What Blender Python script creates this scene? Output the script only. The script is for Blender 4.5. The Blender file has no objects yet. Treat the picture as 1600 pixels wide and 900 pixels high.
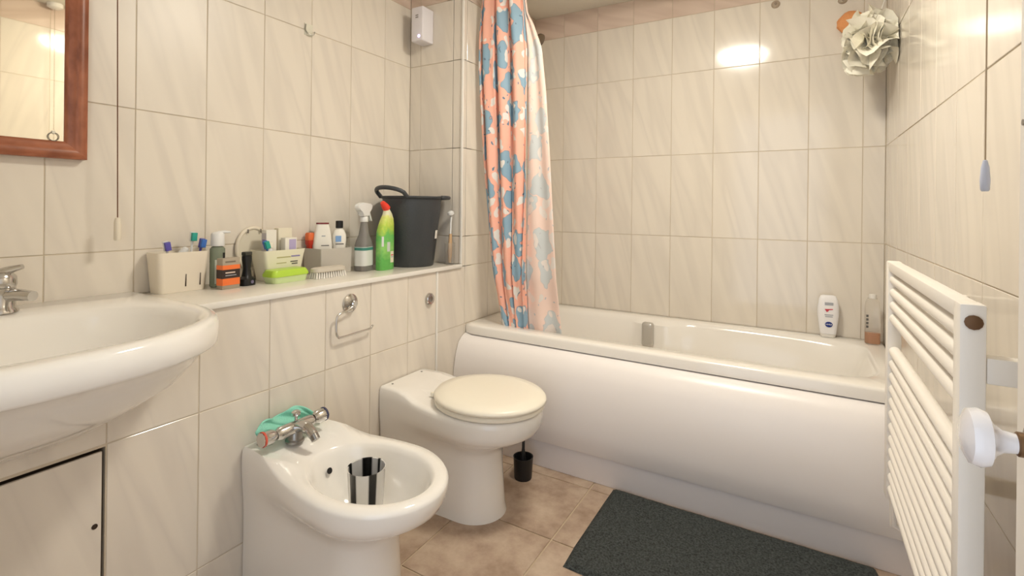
import bpy, bmesh, math, random
from mathutils import Vector, Matrix, Euler, noise
random.seed(7)
PI = math.pi
SC = bpy.context.scene
COL = SC.collection

# ------------------------------------------------------------------ camera, world, lights, exposure
F_PX, YAW, HY, ROLL = 775.1, 0.5276, 324.3, 0.011
CAM = Vector((1.3886, -2.6433, 1.0699))
cd = bpy.data.cameras.new('camera'); cam = bpy.data.objects.new('camera', cd); COL.objects.link(cam)
cd.sensor_fit = 'HORIZONTAL'; cd.sensor_width = 36.0; cd.lens = F_PX / 1600 * 36.0
cd.shift_y = -(450 - HY) / 1600.0
cd.clip_start = 0.02
cam.matrix_world = Matrix.Translation(CAM) @ Matrix.Rotation(YAW, 4, 'Z') @ Matrix.Rotation(PI/2, 4, 'X') @ Matrix.Rotation(ROLL, 4, 'Z')
SC.camera = cam

w = bpy.data.worlds.new('hall_daylight'); SC.world = w; w.use_nodes = True
w.node_tree.nodes['Background'].inputs[0].default_value = (0.82, 0.89, 1.0, 1)
w.node_tree.nodes['Background'].inputs[1].default_value = 1.1

SC.view_settings.view_transform = 'Standard'
SC.view_settings.look = 'None'
SC.view_settings.gamma = 1.0
SC.view_settings.use_curve_mapping = False
SC.view_settings.exposure = 0.77
LAMP_STRENGTH = 50.0
LAMP_COLOR = (1.0, 0.943, 0.825)

# ------------------------------------------------------------------ dimensions (metres)
FZ = -0.03          # floor
CZ = 2.20           # ceiling
XR = 1.70           # right wall
NX = -0.328         # niche wall (upper left)
RY = -0.735         # return wall of niche
FY = -2.76          # front wall (with the doorway)
SH = 0.80           # shelf top

# ------------------------------------------------------------------ materials
def lin(c):
    return tuple((v/12.92 if v <= 0.04045 else ((v+0.055)/1.055)**2.4) for v in [x/255.0 for x in c])
MATS = {}
def mat(name, rgb=(200, 200, 200), rough=0.4, metal=0.0, trans=0.0, ior=1.45, bump=0.0, bscale=60.0, emit=0.0, coat=0.0, vary=0.0, vscale=8.0, sheen=0.0, sss=0.0, alpha=1.0):
    if name in MATS: return MATS[name]
    m = bpy.data.materials.new(name); m.use_nodes = True
    nt = m.node_tree; b = nt.nodes['Principled BSDF']
    col = lin(rgb) + (1,)
    b.inputs['Base Color'].default_value = col
    b.inputs['Roughness'].default_value = rough
    b.inputs['Metallic'].default_value = metal
    b.inputs['IOR'].default_value = ior
    b.inputs['Transmission Weight'].default_value = trans
    b.inputs['Coat Weight'].default_value = coat
    b.inputs['Alpha'].default_value = alpha
    if sheen: b.inputs['Sheen Weight'].default_value = sheen
    if emit:
        b.inputs['Emission Color'].default_value = col; b.inputs['Emission Strength'].default_value = emit
    if bump or vary:
        tc = nt.nodes.new('ShaderNodeTexCoord'); nz = nt.nodes.new('ShaderNodeTexNoise')
        nt.links.new(tc.outputs['Object'], nz.inputs['Vector'])
        nz.inputs['Detail'].default_value = 4
        if bump:
            nz.inputs['Scale'].default_value = bscale
            bp = nt.nodes.new('ShaderNodeBump'); bp.inputs['Strength'].default_value = bump; bp.inputs['Distance'].default_value = 0.01
            nt.links.new(nz.outputs[0], bp.inputs['Height']); nt.links.new(bp.outputs[0], b.inputs['Normal'])
        if vary:
            n2 = nt.nodes.new('ShaderNodeTexNoise'); n2.inputs['Scale'].default_value = vscale; n2.inputs['Detail'].default_value = 5
            nt.links.new(tc.outputs['Object'], n2.inputs['Vector'])
            hs = nt.nodes.new('ShaderNodeMix'); hs.data_type = 'RGBA'
            hs.inputs['A'].default_value = tuple(v*(1-vary) for v in col[:3]) + (1,)
            hs.inputs['B'].default_value = tuple(min(1, v*(1+vary)) for v in col[:3]) + (1,)
            nt.links.new(n2.outputs[0], hs.inputs['Factor']); nt.links.new(hs.outputs['Result'], b.inputs['Base Color'])
    MATS[name] = m
    return m

def ramp(nt, fac, stops):
    r = nt.nodes.new('ShaderNodeValToRGB'); e = r.color_ramp.elements
    while len(e) < len(stops): e.new(0.5)
    for k, (p, c) in enumerate(stops):
        e[k].position = p; e[k].color = tuple(c) + ((1,) if len(c) == 3 else ())
    nt.links.new(fac, r.inputs[0]); return r

def tile_mat(name, base, vein, amount, rough, rot=0.27):
    m = bpy.data.materials.new(name); m.use_nodes = True; nt = m.node_tree; b = nt.nodes['Principled BSDF']
    tc = nt.nodes.new('ShaderNodeTexCoord'); oi = nt.nodes.new('ShaderNodeObjectInfo')
    vr = nt.nodes.new('ShaderNodeVectorRotate'); vr.rotation_type = 'Z_AXIS'; vr.inputs['Angle'].default_value = -rot
    nt.links.new(tc.outputs['Object'], vr.inputs['Vector'])
    mp = nt.nodes.new('ShaderNodeMapping'); mp.inputs['Scale'].default_value = (15, 1.7, 1)
    nt.links.new(vr.outputs[0], mp.inputs[0])
    rs = nt.nodes.new('ShaderNodeMath'); rs.operation = 'MULTIPLY'; rs.inputs[1].default_value = 50
    nt.links.new(oi.outputs['Random'], rs.inputs[0])
    cb = nt.nodes.new('ShaderNodeCombineXYZ'); nt.links.new(rs.outputs[0], cb.inputs[2])
    ad = nt.nodes.new('ShaderNodeVectorMath'); ad.operation = 'ADD'
    nt.links.new(mp.outputs[0], ad.inputs[0]); nt.links.new(cb.outputs[0], ad.inputs[1])
    nz = nt.nodes.new('ShaderNodeTexNoise'); nz.inputs['Scale'].default_value = 1.0; nz.inputs['Detail'].default_value = 1.5; nz.inputs['Distortion'].default_value = 0.3
    nt.links.new(ad.outputs[0], nz.inputs['Vector'])
    r = ramp(nt, nz.outputs[0], [(0.40, lin(base)), (0.58, [a*(1-amount)+c*amount for a, c in zip(lin(base), lin(vein))]), (0.70, lin(base))])
    nt.links.new(r.outputs[0], b.inputs['Base Color'])
    b.inputs['Roughness'].default_value = rough
    MATS[name] = m
    return m

M_TILE = tile_mat('cream_marbled_tile', (231, 222, 208), (206, 197, 186), 0.34, 0.11)
M_SATIN = tile_mat('cream_satin_tile', (231, 222, 208), (206, 197, 186), 0.34, 0.36)
M_BORDER = tile_mat('blush_border_tile', (222, 202, 186), (200, 176, 160), 0.6, 0.2, 1.2)
M_GROUT = mat('grout', (206, 192, 170), 0.9, bump=0.2, bscale=300)
M_PAINT = mat('ceiling_paint', (232, 226, 212), 0.8, bump=0.05, bscale=200)
M_WHITE = mat('white_ceramic', (244, 240, 233), 0.10, coat=0.4)
M_LID = mat('cream_plastic_lid', (243, 236, 219), 0.28)
M_ACRYL = mat('white_acrylic', (242, 237, 229), 0.14, coat=0.2)
M_PANEL = mat('bath_panel_white', (244, 238, 234), 0.32)
M_CHROME = mat('chrome', (205, 203, 200), 0.12, metal=1.0)
M_STEEL = mat('brushed_steel', (150, 147, 143), 0.3, metal=1.0)
M_PLAST = mat('white_plastic', (238, 234, 226), 0.35)
M_CREAM = mat('cream_plastic', (232, 222, 203), 0.45)
M_RAD = mat('radiator_enamel', (240, 234, 224), 0.3)
M_DOOR = mat('door_paint', (236, 232, 226), 0.45)
M_BLACK = mat('black_plastic', (26, 26, 27), 0.4)
M_DARK = mat('dark_gap', (58, 46, 36), 0.9)

# ------------------------------------------------------------------ mesh helpers
def finish(me, smooth, sharp=40):
    if smooth:
        me.polygons.foreach_set('use_smooth', [True]*len(me.polygons))
        me.set_sharp_from_angle(angle=math.radians(sharp))
    me.update()
def link(name, me, m, parent=None, smooth=True, sharp=40):
    o = bpy.data.objects.new(name, me); COL.objects.link(o)
    if m is not None and not me.materials: me.materials.append(m)
    finish(me, smooth, sharp)
    if parent: o.parent = parent
    return o
def from_bm(name, bm, m, parent=None, smooth=True, sharp=40):
    bmesh.ops.recalc_face_normals(bm, faces=bm.faces)
    me = bpy.data.meshes.new(name); bm.to_mesh(me); bm.free()
    return link(name, me, m, parent, smooth, sharp)
def bm_box(bm, x0, x1, y0, y1, z0, z1, bev=0.0, seg=2, mtx=None):
    t = bmesh.new()
    bmesh.ops.create_cube(t, size=1)
    bmesh.ops.scale(t, vec=(x1-x0, y1-y0, z1-z0), verts=t.verts)
    bmesh.ops.translate(t, vec=((x0+x1)/2, (y0+y1)/2, (z0+z1)/2), verts=t.verts)
    if bev: bmesh.ops.bevel(t, geom=t.edges[:], offset=bev, segments=seg, affect='EDGES', profile=0.5)
    merge(bm, t, mtx)
def merge(bm, t, mtx=None):
    if mtx is not None: bmesh.ops.transform(t, matrix=mtx, verts=t.verts)
    me = bpy.data.meshes.new('tmp'); t.to_mesh(me); t.free(); bm.from_mesh(me); bpy.data.meshes.remove(me)
def box(name, x0, x1, y0, y1, z0, z1, m, parent=None, bev=0.0, seg=2, rot=None):
    bm = bmesh.new(); bm_box(bm, x0, x1, y0, y1, z0, z1, bev, seg)
    o = from_bm(name, bm, m, parent)
    if rot: o.rotation_euler = rot
    return o
def bm_loft(bm, rings, cap0=True, cap1=True, closed=True):
    vs = [[bm.verts.new(p) for p in r] for r in rings]; n = len(rings[0])
    for a, b in zip(vs[:-1], vs[1:]):
        for i in range(n if closed else n-1):
            j = (i+1) % n
            try: bm.faces.new((a[i], a[j], b[j], b[i]))
            except ValueError: pass
    if cap0: bm.faces.new(list(reversed(vs[0])))
    if cap1: bm.faces.new(vs[-1])
    return vs
def loft(name, rings, m, parent=None, cap0=True, cap1=True, sharp=40, closed=True, sub=0):
    bm = bmesh.new(); bm_loft(bm, rings, cap0, cap1, closed)
    o = from_bm(name, bm, m, parent, True, sharp)
    if sub:
        s = o.modifiers.new('sub', 'SUBSURF'); s.levels = sub; s.render_levels = sub
    return o
def circ(r, z, n=28, c=(0, 0), ry=None, ph=0):
    return [(c[0]+r*math.cos(2*PI*i/n+ph), c[1]+(ry or r)*math.sin(2*PI*i/n+ph), z) for i in range(n)]
def lathe(name, prof, m, parent=None, n=28, cap0=True, cap1=True, flat=1.0, sharp=40):
    return loft(name, [circ(max(r, 1e-4), z, n, ry=max(r, 1e-4)*flat) for r, z in prof], m, parent, cap0, cap1, sharp)
def bm_tube(bm, pts, r, n=10, caps=True):
    pts = [Vector(p) for p in pts]; rings = []
    up = None
    for i, p in enumerate(pts):
        d = (pts[min(i+1, len(pts)-1)] - pts[max(i-1, 0)]).normalized()
        if up is None: up = d.orthogonal().normalized()
        up = (up - d*up.dot(d)).normalized(); s = d.cross(up)
        rr = r[i] if isinstance(r, (list, tuple)) else r
        rings.append([p + up*(rr*math.cos(2*PI*k/n)) + s*(rr*math.sin(2*PI*k/n)) for k in range(n)])
    bm_loft(bm, rings, caps, caps)
def tube(name, pts, r, m, parent=None, n=10):
    bm = bmesh.new(); bm_tube(bm, pts, r, n); return from_bm(name, bm, m, parent)
def smooth_path(pts, k=6):
    pts = [Vector(p) for p in pts]; out = []
    for i in range(len(pts)-1):
        p0, p1, p2, p3 = pts[max(i-1, 0)], pts[i], pts[i+1], pts[min(i+2, len(pts)-1)]
        for j in range(k):
            t = j/k
            out.append(0.5*((2*p1)+(p2-p0)*t+(2*p0-5*p1+4*p2-p3)*t*t+(3*p1-p0-3*p2+p3)*t**3))
    out.append(pts[-1]); return out
def prism(name, poly, axis, a0, a1, m, parent=None, bev=0.0, sharp=35):
    """extrude a 2D polygon along axis 'x','y' or 'z'"""
    def P(u, v, a): return {'x': (a, u, v), 'y': (u, a, v), 'z': (u, v, a)}[axis]
    bm = bmesh.new(); bm_loft(bm, [[P(u, v, a0) for u, v in poly], [P(u, v, a1) for u, v in poly]])
    if bev: bmesh.ops.bevel(bm, geom=[e for e in bm.edges], offset=bev, segments=2, affect='EDGES')
    return from_bm(name, bm, m, parent, True, sharp)
def text_obj(s, size, m, parent, mtx, name='lettering'):
    c = bpy.data.curves.new('txt', 'FONT'); c.body = s; c.size = size; c.align_x = 'CENTER'; c.align_y = 'CENTER'; c.extrude = 0.0002
    o = bpy.data.objects.new('txt', c); COL.objects.link(o)
    bpy.context.view_layer.update()
    me = bpy.data.meshes.new_from_object(o.evaluated_get(bpy.context.evaluated_depsgraph_get()))
    bpy.data.objects.remove(o); bpy.data.curves.remove(c)
    t = link(name, me, m, parent, False); t.matrix_local = mtx; return t

USED = set()
def tag(o, label, cat, group=None, kind=None):
    o['label'] = label; o['category'] = cat
    if group: o['group'] = group
    if kind: o['kind'] = kind
    return o
def thing(name, label, cat, loc=(0, 0, 0), rz=0.0, group=None):
    o = bpy.data.objects.new(name, None); COL.objects.link(o); o.empty_display_size = 0.05
    o.location = loc; o.rotation_euler = (0, 0, rz)
    return tag(o, label, cat, group)
def struct(o, label, cat): return tag(o, label, cat, kind='structure')

# ------------------------------------------------------------------ tiles
TH = 0.006; GAP = 0.0026
TCACHE = {}
def tile_mesh(poly, key=None, m=None):
    """poly: 2D outline around its own origin; front face at z=0, back at -TH, chamfered rim"""
    if key in TCACHE: return TCACHE[key]
    n = len(poly); cx = sum(p[0] for p in poly)/n; cy = sum(p[1] for p in poly)/n
    c = 0.0011
    def shr(p):
        d = math.hypot(p[0]-cx, p[1]-cy) or 1
        return (p[0]-math.copysign(min(c, abs(p[0]-cx)), p[0]-cx), p[1]-math.copysign(min(c, abs(p[1]-cy)), p[1]-cy))
    bm = bmesh.new()
    bm_loft(bm, [[(x, y, -TH) for x, y in poly], [(x, y, -0.0009) for x, y in poly], [shr(p)+(0,) for p in poly]])
    bmesh.ops.recalc_face_normals(bm, faces=bm.faces)
    me = bpy.data.meshes.new('tile'); bm.to_mesh(me); bm.free(); me.materials.append(m or M_TILE)
    if key: TCACHE[key] = me
    return me
def clip_poly(poly, a, b, c):
    """keep a*u+b*v<=c"""
    out = []
    for i in range(len(poly)):
        p, q = poly[i], poly[(i+1) % len(poly)]
        dp, dq = a*p[0]+b*p[1]-c, a*q[0]+b*q[1]-c
        if dp <= 0: out.append(p)
        if (dp < 0) != (dq < 0) and abs(dp-dq) > 1e-9:
            t = dp/(dp-dq); out.append((p[0]+(q[0]-p[0])*t, p[1]+(q[1]-p[1])*t))
    return out
def tiles(parent, us, vs, place, m=None, clip=None, tilt=0.004, name='tile', gap=GAP):
    """place(u,v)->(point, U, V, N)"""
    for u0, u1 in zip(us[:-1], us[1:]):
        for v0, v1 in zip(vs[:-1], vs[1:]):
            a, b, c, d = u0+gap/2, u1-gap/2, v0+gap/2, v1-gap/2
            if b-a < 0.006 or d-c < 0.006: continue
            poly = [(a, c), (b, c), (b, d), (a, d)]; key = None
            if clip:
                poly2 = clip(poly, u0, u1, v0, v1)
                if poly2 is None or len(poly2) < 3: continue
                clipped = poly2 != poly; poly = poly2
            else: clipped = False
            uc, vc = sum(p[0] for p in poly)/len(poly), sum(p[1] for p in poly)/len(poly)
            loc = [(p[0]-uc, p[1]-vc) for p in poly]
            if not clipped: key = (round(b-a, 4), round(d-c, 4), (m or M_TILE).name)
            me = tile_mesh(loc, key, m)
            P, U, V, N = place(uc, vc)
            o = bpy.data.objects.new(name, me); COL.objects.link(o); o.parent = parent
            R = Matrix((U, V, N)).transposed().to_4x4()
            o.matrix_local = Matrix.Translation(P) @ R @ Euler((random.uniform(-tilt, tilt), random.uniform(-tilt, tilt)*0.6, 0)).to_matrix().to_4x4()
X_, Y_, Z_ = Vector((1, 0, 0)), Vector((0, 1, 0)), Vector((0, 0, 1))
ROWS = [FZ, 0.090, 0.5105, 0.9308, 1.3508, 1.771, 2.065, CZ]
def seq(start, pitch, lo, hi):
    s = [lo]; k = math.floor((lo-start)/pitch)-1
    while True:
        v = start + k*pitch
        if v >= hi-0.004: break
        if v > lo+0.004: s.append(v)
        k += 1
    return s+[hi]

# back wall
wb = struct(box('wall_back', -0.1, XR+0.1, 0.0018, 0.10, FZ-0.1, CZ+0.1, M_GROUT), 'cream tiled wall along the back of the bath', 'wall')
fb = lambda u, v: (Vector((u, 0, v)), X_, Z_, -Y_)
tiles(wb, seq(0.188, 0.2045, 0.0, XR), ROWS[2:7], fb)
tiles(wb, seq(0.188, 0.2045, 0.0, XR), ROWS[6:], fb, M_BORDER)
# right wall
wr = struct(box('wall_right', XR+0.0018, XR+0.10, FY-0.1, 0.1, FZ-0.1, CZ+0.1, M_GROUT), 'cream tiled wall behind the towel radiator', 'wall')
fr = lambda u, v: (Vector((XR, u, v)), -Y_, Z_, -X_)
def rplace(u, v): return (Vector((XR, -u, v)), -Y_, Z_, -X_)
tiles(wr, seq(0.10, 0.204, 0.0, -FY), ROWS[:7], rplace)
tiles(wr, seq(0.10, 0.204, 0.0, -FY), ROWS[6:], rplace, M_BORDER)
# upper left wall in the niche
wl = struct(box('wall_left', NX-0.10, NX-0.0018, FY-0.1, RY+0.1, SH-0.05, CZ+0.1, M_GROUT), 'upper left tiled wall above the shelf with the mirror on it', 'wall')
fl = lambda u, v: (Vector((NX, u, v)), Y_, Z_, X_)
tiles(wl, seq(-2.1363, 0.2040, FY, RY), [SH]+ROWS[3:7], fl, M_SATIN)
tiles(wl, seq(-2.1363, 0.2040, FY, RY), ROWS[6:], fl, M_BORDER)
# return wall at the end of the niche
wt = struct(box('wall_return', NX, -0.0018, RY+0.0018, RY+0.08, SH-0.05, CZ+0.1, M_GROUT), 'narrow tiled return wall at the far end of the shelf', 'wall')
ft = lambda u, v: (Vector((u, RY, v)), X_, Z_, -Y_)
tiles(wt, [NX, -0.26, -0.058, 0.0], [SH]+ROWS[3:7], ft)
tiles(wt, [NX, -0.26, -0.058, 0.0], ROWS[6:], ft, M_BORDER)
# end wall beside the bath (flush with the boxing)
bm = bmesh.new()
bm_box(bm, -0.10, -0.0018, RY+0.0018, 0.005, FZ-0.1, CZ+0.1)
bm_box(bm, -0.10, -0.0018, -0.912, RY+0.0018, FZ-0.1, SH-0.012)
we = struct(from_bm('wall_end', bm, M_GROUT, smooth=False), 'tiled end wall beside the bath behind the shower curtain', 'wall')
fe = lambda u, v: (Vector((0, u, v)), Y_, Z_, X_)
tiles(we, [-0.906, -0.703, -0.50, -0.296, -0.092, 0.0], ROWS[:3]+[SH-0.012], fe)
tiles(we, [RY, -0.703, -0.50, -0.296, -0.092, 0.0], [SH-0.012]+ROWS[3:7], fe)
tiles(we, [RY, -0.703, -0.50, -0.296, -0.092, 0.0], ROWS[6:], fe, M_BORDER)
# boxed-in lower wall under the shelf, cut to the underside of the basin
BC = -2.29     # basin centre along the wall
UND = [(-0.42, 0.79), (-0.355, 0.765), (-0.335, 0.71), (-0.27, 0.655), (-0.20, 0.612), (-0.12, 0.58), (0.0, 0.572), (0.12, 0.58), (0.20, 0.612), (0.27, 0.655), (0.335, 0.71), (0.355, 0.765), (0.42, 0.79)]
def under(y):
    d = y-BC
    if abs(d) >= 0.362: return SH-0.012
    for (a, za), (b, zb) in zip(UND[:-1], UND[1:]):
        if a <= d <= b: return za+(zb-za)*(d-a)/(b-a)
ys = [FY] + [BC+d for d, z in UND if abs(d) <= 0.36] + [-0.912]
top = [(FY, SH-0.012), (BC-0.362, SH-0.012)] + [(BC+d, z) for d, z in UND if abs(d) <= 0.36] + [(BC+0.362, SH-0.012), (-0.912, SH-0.012)]
poly = [(-0.912, FZ-0.1), (-2.120, FZ-0.1), (-2.120, 0.505), (FY, 0.505)] + top
wx = struct(prism('wall_boxing', poly, 'x', -0.06, -0.0018, M_GROUT), 'tiled boxing wall under the shelf behind toilet and bidet', 'wall')
def bclip(poly, u0, u1, v0, v1):
    um = (u0+u1)/2
    if v1 <= 0.57 or u0 > BC+0.37: return poly
    if v0 > 0.75: return poly
    # piecewise clip by the local underside
    pts = [p for p in [u0, u1]]
    out = [poly[0], poly[1]]
    n = 14; a, b = poly[0][0], poly[1][0]; ymax = poly[2][1]
    for i in range(n+1):
        u = b+(a-b)*i/n
        out.append((u, max(poly[0][1]+0.01, min(ymax, under(u)))))
    return out
tiles(wx, seq(-2.1184, 0.204, -2.1184, -0.918), ROWS[:3]+[SH-0.012], fe, clip=bclip)
tiles(wx, [FY, -2.5264, -2.3224, -2.1184], [0.5105, SH-0.012], fe, clip=bclip)
# void behind the access door
dv = box('backing', -0.07, -0.055, FY, -2.118, FZ, 0.507, M_DARK, wx)
# access door under the basin
d1 = struct(box('door_1', -0.020, -0.0065, FY+0.01, -2.1275, FZ+0.02, 0.4965, M_DARK), 'tiled access door in the boxing under the basin', 'door')
tiles(d1, [FY+0.01, -2.3275, -2.1262], [FZ+0.02, 0.090, 0.4975], lambda u, v: (Vector((0, u, v)), Y_, Z_, X_), gap=0.002)
kh = lathe('finger_hole', [(0.006, 0.0), (0.006, 0.0012)], M_DARK, d1, 12); kh.matrix_local = Matrix.Translation((0.0002, -2.140, 0.33)) @ Matrix.Rotation(PI/2, 4, 'Y')
# front wall with doorway
bm = bmesh.new()
bm_box(bm, NX-0.1, 0.80, FY-0.1, FY, FZ-0.1, CZ+0.1)
bm_box(bm, 0.80, 1.62, FY-0.1, FY, 2.0, CZ+0.1)
bm_box(bm, 1.62, XR+0.1, FY-0.1, FY, FZ-0.1, CZ+0.1)
struct(from_bm('wall_front', bm, M_PAINT, smooth=False), 'painted front wall with the open doorway', 'wall')
# floor
M_FGROUT = mat('floor_grout', (196, 178, 152), 0.9)
fl_o = struct(box('floor', -0.06, XR+0.1, FY-0.1, 0.1, FZ-0.1, FZ-0.0035, M_FGROUT), 'brown stone-effect tiled bathroom floor', 'floor')
m = bpy.data.materials.new('taupe_stone_tile'); m.use_nodes = True; nt = m.node_tree; b = nt.nodes['Principled BSDF']
tc = nt.nodes.new('ShaderNodeTexCoord'); oi = nt.nodes.new('ShaderNodeObjectInfo')
ad = nt.nodes.new('ShaderNodeVectorMath'); ad.operation = 'ADD'; nt.links.new(tc.outputs['Object'], ad.inputs[0])
sc = nt.nodes.new('ShaderNodeMath'); sc.operation = 'MULTIPLY'; sc.inputs[1].default_value = 30; nt.links.new(oi.outputs['Random'], sc.inputs[0]); nt.links.new(sc.outputs[0], ad.inputs[1])
nz = nt.nodes.new('ShaderNodeTexNoise'); nz.inputs['Scale'].default_value = 9; nz.inputs['Detail'].default_value = 8; nz.inputs['Roughness'].default_value = 0.62; nt.links.new(ad.outputs[0], nz.inputs['Vector'])
r = ramp(nt, nz.outputs[0], [(0.3, lin((148, 124, 104))), (0.5, lin((178, 155, 135))), (0.7, lin((198, 178, 157)))])
nt.links.new(r.outputs[0], b.inputs['Base Color']); b.inputs['Roughness'].default_value = 0.42
bp = nt.nodes.new('ShaderNodeBump'); bp.inputs['Strength'].default_value = 0.15; bp.inputs['Distance'].default_value = 0.004
nt.links.new(nz.outputs[0], bp.inputs['Height']); nt.links.new(bp.outputs[0], b.inputs['Normal'])
M_FLOOR = m
tiles(fl_o, seq(0.338, 0.345, 0.0, XR), seq(-0.805, 0.345, FY, 0.0), lambda u, v: (Vector((u, v, FZ)), X_, Y_, Z_), M_FLOOR, tilt=0.001, gap=0.006)
# ceiling
struct(box('ceiling', NX-0.1, XR+0.1, FY-0.1, 0.1, CZ+0.0, CZ+0.1, M_PAINT), 'plain pale painted bathroom ceiling', 'ceiling')
# shelf and trims
M_SHELF = mat('shelf_top', (232, 226, 214), 0.18)
struct(box('trim_1', NX, 0.002, -1.922, RY, SH-0.012, SH, M_SHELF, bev=0.001), 'pale tiled shelf ledge above the boxing', 'shelf')
struct(box('trim_2', 0.0021, 0.010, -1.922, RY-0.001, SH-0.016, SH+0.0015, M_PLAST, bev=0.002), 'white plastic edging strip along the shelf front', 'trim')
struct(box('trim_3', -0.006, 0.006, RY-0.0065, RY+0.004, SH+0.002, CZ-0.001, M_PLAST, bev=0.003), 'white vertical corner bead at the shelf end', 'trim')
struct(box('trim_4', -0.004, 0.004, -0.9175, -0.9065, FZ, SH-0.017, M_PLAST, bev=0.002), 'white vertical bead in the tiles beside the flush button', 'trim')

# ------------------------------------------------------------------ ceiling lamp
LP = (1.02, -1.22)
t = thing('ceiling_lamp', 'round frosted glass flush ceiling light with chrome rim', 'lamp', (LP[0], LP[1], CZ))
M_GLOW = bpy.data.materials.new('glowing_glass'); M_GLOW.use_nodes = True
b = M_GLOW.node_tree.nodes['Principled BSDF']; b.inputs['Base Color'].default_value = (0.9, 0.88, 0.82, 1); b.inputs['Emission Color'].default_value = LAMP_COLOR+(1,); b.inputs['Emission Strength'].default_value = LAMP_STRENGTH
lathe('rim', [(0.165, 0.0), (0.165, -0.02), (0.158, -0.028), (0.150, -0.02)], M_CHROME, t, 40, True, False)
lathe('diffuser', [(0.150, -0.015), (0.147, -0.032), (0.130, -0.052), (0.098, -0.066), (0.055, -0.074), (0.001, -0.077)], M_GLOW, t, 40, False, True)

# ------------------------------------------------------------------ bath
bt = thing('bathtub', 'white acrylic bathtub with bowed front panel', 'bathtub', (0, 0, FZ))
def ray_ring(cx, cy, hx, hy, n, z, N=120, fn=None):
    out = []
    for i in range(N):
        th = 2*PI*(i+0.5)/N
        # concentrate rays by shape aspect
        c, s = math.cos(th)*hx, math.sin(th)*hy
        k = 1/((abs(c)/hx)**n + (abs(s)/hy)**n)**(1/n)
        x, y = cx+c*k, cy+s*k
        if fn: x, y = fn(x, y)
        out.append((x, y, z-FZ))
    return out
def lobes(amt):
    def fn(x, y):
        if y > -0.36:
            g = 1/(1+math.exp(-(x-0.655)/0.012)) * 1/(1+math.exp((x-0.86)/0.02))
            y -= amt*g
            y -= amt*0.45/(1+math.exp((x-0.66)/0.02))
        return x, y
    return fn
cyb = -0.357; cxb = 0.85
rings = [ray_ring(cxb, -0.3575, 0.846, 0.3535, 60, 0.470), ray_ring(cxb, -0.3575, 0.847, 0.3545, 60, 0.503), ray_ring(cxb, -0.3575, 0.843, 0.3505, 50, 0.511),
         ray_ring(cxb, -0.3575, 0.836, 0.344, 40, 0.514),
         ray_ring(cxb+0.01, cyb+0.01, 0.775, 0.282, 7, 0.512, fn=lobes(0.03)), ray_ring(cxb+0.01, cyb+0.01, 0.766, 0.274, 6.5, 0.507, fn=lobes(0.03)),
         ray_ring(cxb+0.01, cyb+0.008, 0.757, 0.264, 6, 0.490, fn=lobes(0.055)),
         ray_ring(cxb, cyb, 0.71, 0.235, 5, 0.34, fn=lobes(0.025)), ray_ring(cxb, cyb, 0.66, 0.21, 4, 0.18), ray_ring(cxb, cyb, 0.60, 0.17, 3, 0.135), ray_ring(cxb, cyb, 0.3, 0.08, 2, 0.13)]
loft('tub_shell', rings, M_ACRYL, bt, False, True, 50)
# bowed front panel
prof = [(-0.690, 0.4685), (-0.706, 0.4665), (-0.727, 0.456), (-0.752, 0.435), (-0.772, 0.385), (-0.786, 0.322), (-0.792, 0.25), (-0.790, 0.17), (-0.780, 0.10), (-0.774, 0.088), (-0.764, 0.088), (-0.764, 0.1), (-0.772, 0.25), (-0.75, 0.40), (-0.690, 0.455)]
prism('front_panel', [(y, z-FZ) for y, z in prof], 'x', 0.003, XR-0.003, M_PANEL, bt, sharp=50)
box('plinth', 0.003, XR-0.003, -0.752, -0.735, 0.0, 0.135, mat('plinth_white', (240, 234, 232), 0.4), bt, 0.002)
# overflow and waste cover
bm = bmesh.new(); bm_box(bm, 0.705, 0.762, -0.178, -0.140, 0.385-FZ, 0.505-FZ, 0.014, 4)
from_bm('overflow_cover', bm, mat('overflow_grey', (200, 196, 190), 0.25, metal=0.45), bt)

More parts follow.
